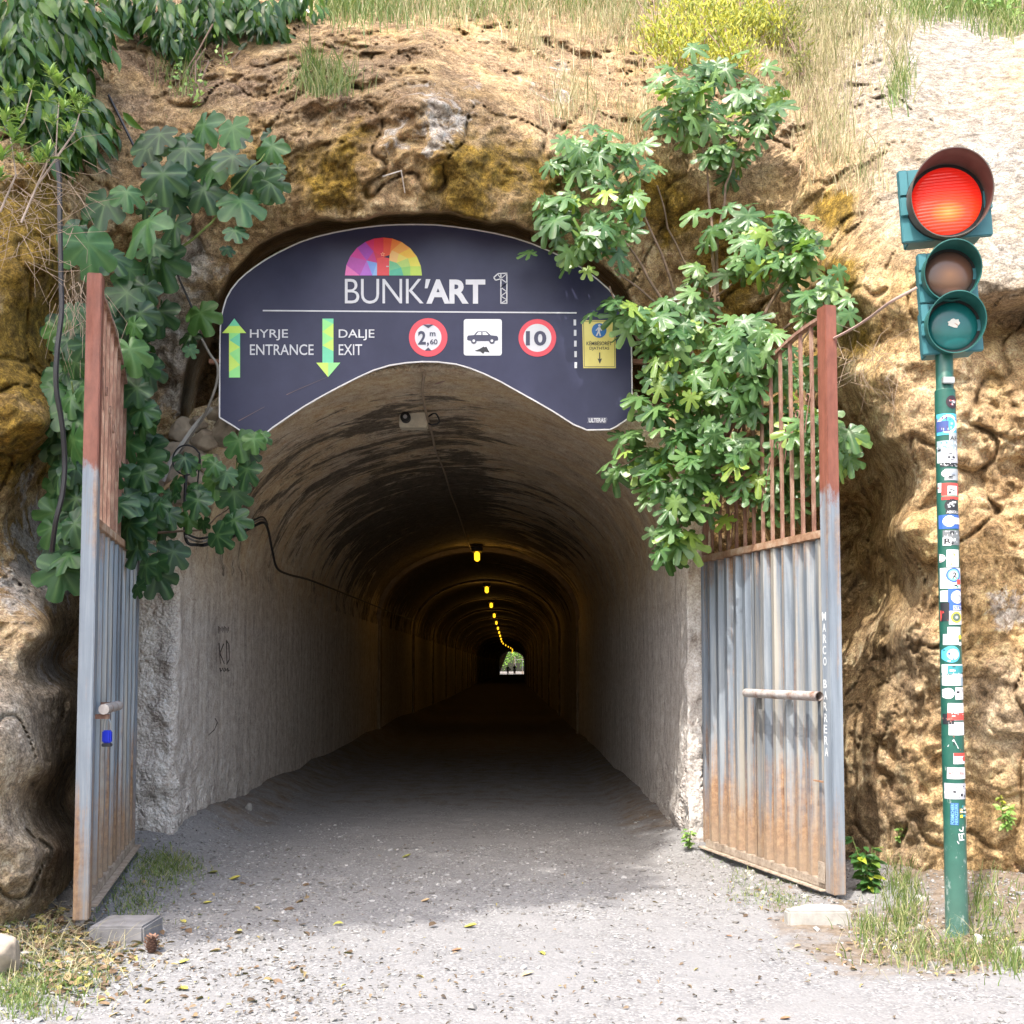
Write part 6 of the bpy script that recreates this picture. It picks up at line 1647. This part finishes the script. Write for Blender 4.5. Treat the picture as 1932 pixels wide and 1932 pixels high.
def weed(px, py, Y, h, sp, n, size, mat, label, seed, lv=OVATE_V, base=None):
    rg_ = np.random.default_rng(seed)
    p = base or at(px, py, Y); e = empty("leafy_weed", tuple(p), label, "weed")
    P_, X_, N_, S_ = [], [], [], []; mb = MB()
    for s in range(max(2, n // 14)):
        top = Vector((rg_.normal(0, sp), rg_.normal(-.03, sp * .5), h * rg_.uniform(.6, 1)))
        mb.tube([(0, 0, 0), top * .5 + Vector((0, 0, .03)), top], 0.005, 0.002, n=5)
        for k in range(14):
            f = rg_.uniform(.15, 1.02); c = top * f; th = rg_.uniform(0, 2 * math.pi)
            P_.append(tuple(c)); X_.append((math.cos(th), math.sin(th) - .2, rg_.normal(-.1, .3))); N_.append((rg_.normal(0, .3), -.5, .8)); S_.append(rg_.uniform(*size))
    scatter_leaves("foliage", lv, LANCE_F, np.array(P_), np.array(X_), np.array(N_), S_, mat, e, seed=seed)
    mb.build("stem", M_GTWIG, e, smooth=True)
p_ = ong(1640, 1690)
weed(0, 0, 0, .42, .09, 110, (.05, .11), leaf_mat("weed_leaf", [(0, (0.03, .09, .03)), (.8, (.07, .17, .04)), (1, (.35, .40, .04))], rough=.35, trans=.3), "glossy leafy weed growing behind the right gate post", 1, base=p_)
weed(0, 0, 0, .16, .05, 60, (.03, .06), M_PIT, "small bright green weed at the right foot of the tunnel mouth", 2, base=Vector((1.52, 9.95, .06)))
weed(0, 0, 0, .12, .06, 30, (.03, .06), M_GRS, "small weed at the left foot of the tunnel wall", 3, base=gr(352, 1570, .05))
weed(1895, 1600, 7.85, .18, .09, 60, (.03, .06), M_PIT, "small plant growing from the rock right of the traffic light", 4, base=oncliff(1900, 1570, .03))
weed(0, 0, 0, .16, .03, 30, (.02, .04), M_YEL, "thin yellow shoot on the rock right of the traffic light", 5, base=oncliff(1893, 1545, .05))
weed(0, 0, 0, .14, .04, 34, (.02, .045), M_PIT, "tiny weed on the rock between right gate and traffic light", 6, base=oncliff(1695, 1590, .03))
# ================================================================ gravel and litter
rg = np.random.default_rng(77)
def ico_base(sub=1):
    bm = bmesh.new(); bmesh.ops.create_icosphere(bm, subdivisions=sub, radius=1.0)
    v = np.array([tuple(p.co) for p in bm.verts]); f = np.array([[q_.index for q_ in p.verts] for p in bm.faces]); bm.free(); return v, f
iv, if_ = ico_base(1)
def pebbles(name, label, P_, S_, mat, seed):
    rg_ = np.random.default_rng(seed); k = len(P_); n = len(iv)
    V_ = iv[None] * (1 + .28 * rg_.normal(size=(k, n, 1))) * (S_[:, None, None] * rg_.uniform(.6, 1.3, (k, 1, 3)) * np.array([1, 1, .6])) + P_[:, None, :]
    F_ = (if_[None] + (np.arange(k) * n)[:, None, None]).reshape(-1, 3)
    o = npmesh(name, V_.reshape(-1, 3), F_, mat, None, smooth=False, attrs={"rnd": np.repeat(rg_.random(k), n)})
    return tag(o, label, "gravel", None, "stuff")
t = NT("pebble"); M_PEB = t.set(color=t.ramp(t.attr("rnd"), [(0, (0.12, 0.11, 0.10)), (.4, (.20, .195, .19)), (.8, (.28, .275, .27)), (1, (.38, .37, .365))]), rough=.9)
k = 60000
y = 2.5 + 9.5 * rg.random(k) ** 0.85; x = rg.uniform(-.62, .62, k) * y * 1.0
dens = 0.30 + 0.5 * (fbm(x * 1.2, y * 1.2, x * 0, 3, 41) > 0.0) + .35 * sstep(-.8, -2.0, x) + .5 * ((x > 1.2) & (y > 7)) + .5 * (np.abs(y - 8.3) < .9) * (x < .5)
# wheel tracks and the fine dusty middle stay barer
dens = dens * np.where((y < 7.6) & (x > -.6) & (x < 2.0), .13, 1.0) * np.where(y > 10.5, .35, 1)
okk = rg.random(k) < dens; x, y = x[okk], y[okk]
S_ = np.clip(rg.lognormal(-4.9, .42, len(x)), .003, .028)
pebbles("gravel", "loose pale gravel scattered over the road", np.stack([x, y, gzv(x, y) + S_ * .15], 1), S_, M_PEB, 5)
# larger stones that can be pointed at
for k_, (px, py, r, lab) in enumerate([(468, 1527, .055, "small tan stone by the left tunnel wall"), (1737, 1703, .05, "white stone left of the traffic light pole"), (1845, 1780, .045, "white stone right of the traffic light pole"), (1690, 1795, .03, "small pale stone on the verge left of the pole"), (1735, 1755, .035, "pale stone in the grass near the pole foot"), (1340, 1604, .04, "pale stone at the foot of the right gate hinge"), (-6, 1835, .15, "large pale boulder cut by the lower left edge"), (1928, 1800, .05, "white stone at the right edge of the photo")]):
    p = ong(px, py); rock("stone", p + Vector((0, 0, r * (.3 if r < .1 else .6))), r, 30 + k_, M_SLAB if r < .1 else M_RUB, lab, "stone")
# loose rock chips at the right foot
for k_ in range(26):
    a = rg.uniform(0, 1); px = 1265 + 250 * a + rg.normal(0, 14); py = 1600 + 92 * a + rg.normal(0, 12)
    p = ong(px, py); rock("stone", p + Vector((0, 0, .005)), rg.uniform(.012, .028), 50 + k_, M_SLAB, "small broken chip of pale stone along the right gate foot", "stone", "stone chips along the right gate foot")
# leaves on the ground
LEAFM = {}
def leafc(nm, c): LEAFM[nm] = plain("fallen_" + nm, c, .6, var=.25, scale=30)
leafc("yellow", (.36, .32, .06)); leafc("brown", (.24, .13, .07)); leafc("olive", (.22, .22, .05)); leafc("tan", (.42, .30, .17))
def ground_leaf(px, py, L, col, rz, label, group=None, tilt=.25):
    p = ong(px, py)
    V_ = [(v[0] * 1.7, v[1] - .5, v[2] * 2.2 + .14 * abs(v[0]) * 3 + .25 * (v[1] - .5) ** 2) for v in LANCE_V]
    me = bpy.data.meshes.new("fallen_leaf"); me.from_pydata([(a * L, b * L, c * L) for a, b, c in V_], [], [tuple(f) for f in LANCE_F])
    me.polygons.foreach_set("use_smooth", np.ones(len(me.polygons), dtype=bool))
    o = link("fallen_leaf", me, LEAFM[col]); o.location = p + Vector((0, 0, .006 + .1 * L * tilt)); o.rotation_euler = (tilt * math.sin(rz * 3), tilt * math.cos(rz * 2) * .8, rz)
    return tag(o, label, "leaf", group)
for a in [(885, 1750, .11, "yellow", 1.3, "curled yellow green leaf on the sunlit gravel, centre"), (1022, 1800, .08, "yellow", .4, "small yellow leaf standing upright right of centre"), (994, 1840, .08, "tan", 2.0, "pale brown leaf on the gravel near the bottom centre"), (765, 1618, .10, "olive", 1.6, "olive leaf in the shade before the tunnel"),
          (800, 1702, .09, "tan", 1.4, "tan leaf at the edge of the shadow, centre"), (860, 1795, .08, "brown", 1.2, "small brown leaf left of the curled yellow leaf"), (400, 1648, .12, "olive", 1.1, "dark olive leaf on grey gravel right of the left gate"), (440, 1660, .12, "yellow", 1.8, "yellow edged leaf on grey gravel right of the left gate"), (230, 1752, .12, "yellow", 1.3, "yellow green leaf lying on the concrete block"), (342, 1868, .10, "yellow", 1.0, "orange yellow leaf at lower left among gravel"),
          (343, 1818, .08, "yellow", 1.9, "small yellow leaf near the pine cone"), (1375, 1768, .05, "brown", .9, "tiny brown leaf on the road right of centre"), (390, 1705, .08, "yellow", 2.2, "small bright yellow leaf in the shade at left"), (345, 1740, .09, "yellow", .5, "yellow leaf beside the pine cone"), (1480, 1924, .06, "brown", 1.2, "small brown leaf at the bottom edge right of centre")]:
    ground_leaf(*a)
# countless litter of small dry leaves
def litter(name, label, regs, mat, size, seed):
    rg_ = np.random.default_rng(seed); P_ = []
    for (px, py, rx, ry, n) in regs:
        for _ in range(n):
            a, b = px + rg_.normal(0, .5) * rx, py + rg_.normal(0, .5) * ry
            p = gr(a, b); 
            if p.y < 2 or p.y > 11: continue
            P_.append((p.x, p.y, gz(p.x, p.y) + .012))
    P_ = np.array(P_); k = len(P_)
    X_ = np.stack([rg_.normal(size=k), rg_.normal(size=k), rg_.normal(0, .18, k)], 1); N_ = np.stack([rg_.normal(0, .3, k), rg_.normal(0, .3, k), np.ones(k)], 1)
    return tag(scatter_leaves(name, OVATE_V * np.array([1, 1, 2.5]), LANCE_F, P_, X_, N_, rg_.uniform(size[0], size[1], k), mat, None, seed=seed), label, "litter", None, "stuff")
M_LIT = leaf_mat("dry_litter", [(0, (.08, .05, .03)), (.5, (.20, .125, .075)), (.8, (.30, .21, .11)), (.95, (.36, .30, .09)), (1, (.30, .32, .06))], rough=.8, trans=.1)
M_LITB = leaf_mat("dark_litter", [(0, (.05, .035, .025)), (.6, (.13, .09, .06)), (.93, (.22, .16, .10)), (1, (.30, .26, .07))], rough=.85, trans=.05)
litter("leaf_litter", "dry brown and yellow leaves gathered at lower left", [(90,1790,170,60,380),(60,1760,120,40,200),(150,1830,260,90,130),(130,1830,160,60,100),(450,1800,300,120,26),(420,1700,200,60,26)], M_LIT, (.03, .085), 3)
litter("leaf_litter", "small dark bits of leaf scattered over the sunlit road", [(650,1800,560,160,240),(900,1830,900,140,90),(1300,1760,500,120,60),(450,1860,300,100,180),(900,1880,600,60,120),(700,1600,600,120,60)], M_LITB, (.012, .036), 4)
litter("leaf_litter", "dry leaves and debris along the verge below the traffic light", [(1750,1790,260,50,160),(1500,1700,200,40,80),(1850,1810,150,30,90)], M_LIT, (.02, .05), 5)
# pine cone
p = ong(286, 1798)
pc = empty("pine_cone", tuple(p + Vector((0, 0, .05))), "brown pine cone on the gravel beside the concrete block", "pine cone")
mb = MB(); mb.lathe([(.0001, -.05), (.02, -.045), (.03, -.01), (.022, .03), (.0001, .05)], 12, 'z'); mb.build("core", plain("cone_core", (.09, .045, .03), .8), pc, smooth=True)
mb = MB()
for k_ in range(70):
    z_ = -.042 + .086 * k_ / 70; th = k_ * 2.39996; r = .038 * math.sqrt(max(.05, 1 - (z_ / .056) ** 2)) + .004
    d = Vector((math.cos(th), math.sin(th), .25)); c_ = Vector((0, 0, z_)) + d * r; s1 = Vector((-math.sin(th), math.cos(th), 0)) * .009
    mb.add([c_ - d * .022 - s1 * .4, c_ - d * .022 + s1 * .4, c_ + s1, c_ - s1, c_ + d * .005 + Vector((0, 0, .006))], [(0, 1, 2, 3), (3, 2, 4)])
mb.build("scales", plain("cone_scale", (.22, .12, .08), .75, var=.3), pc)
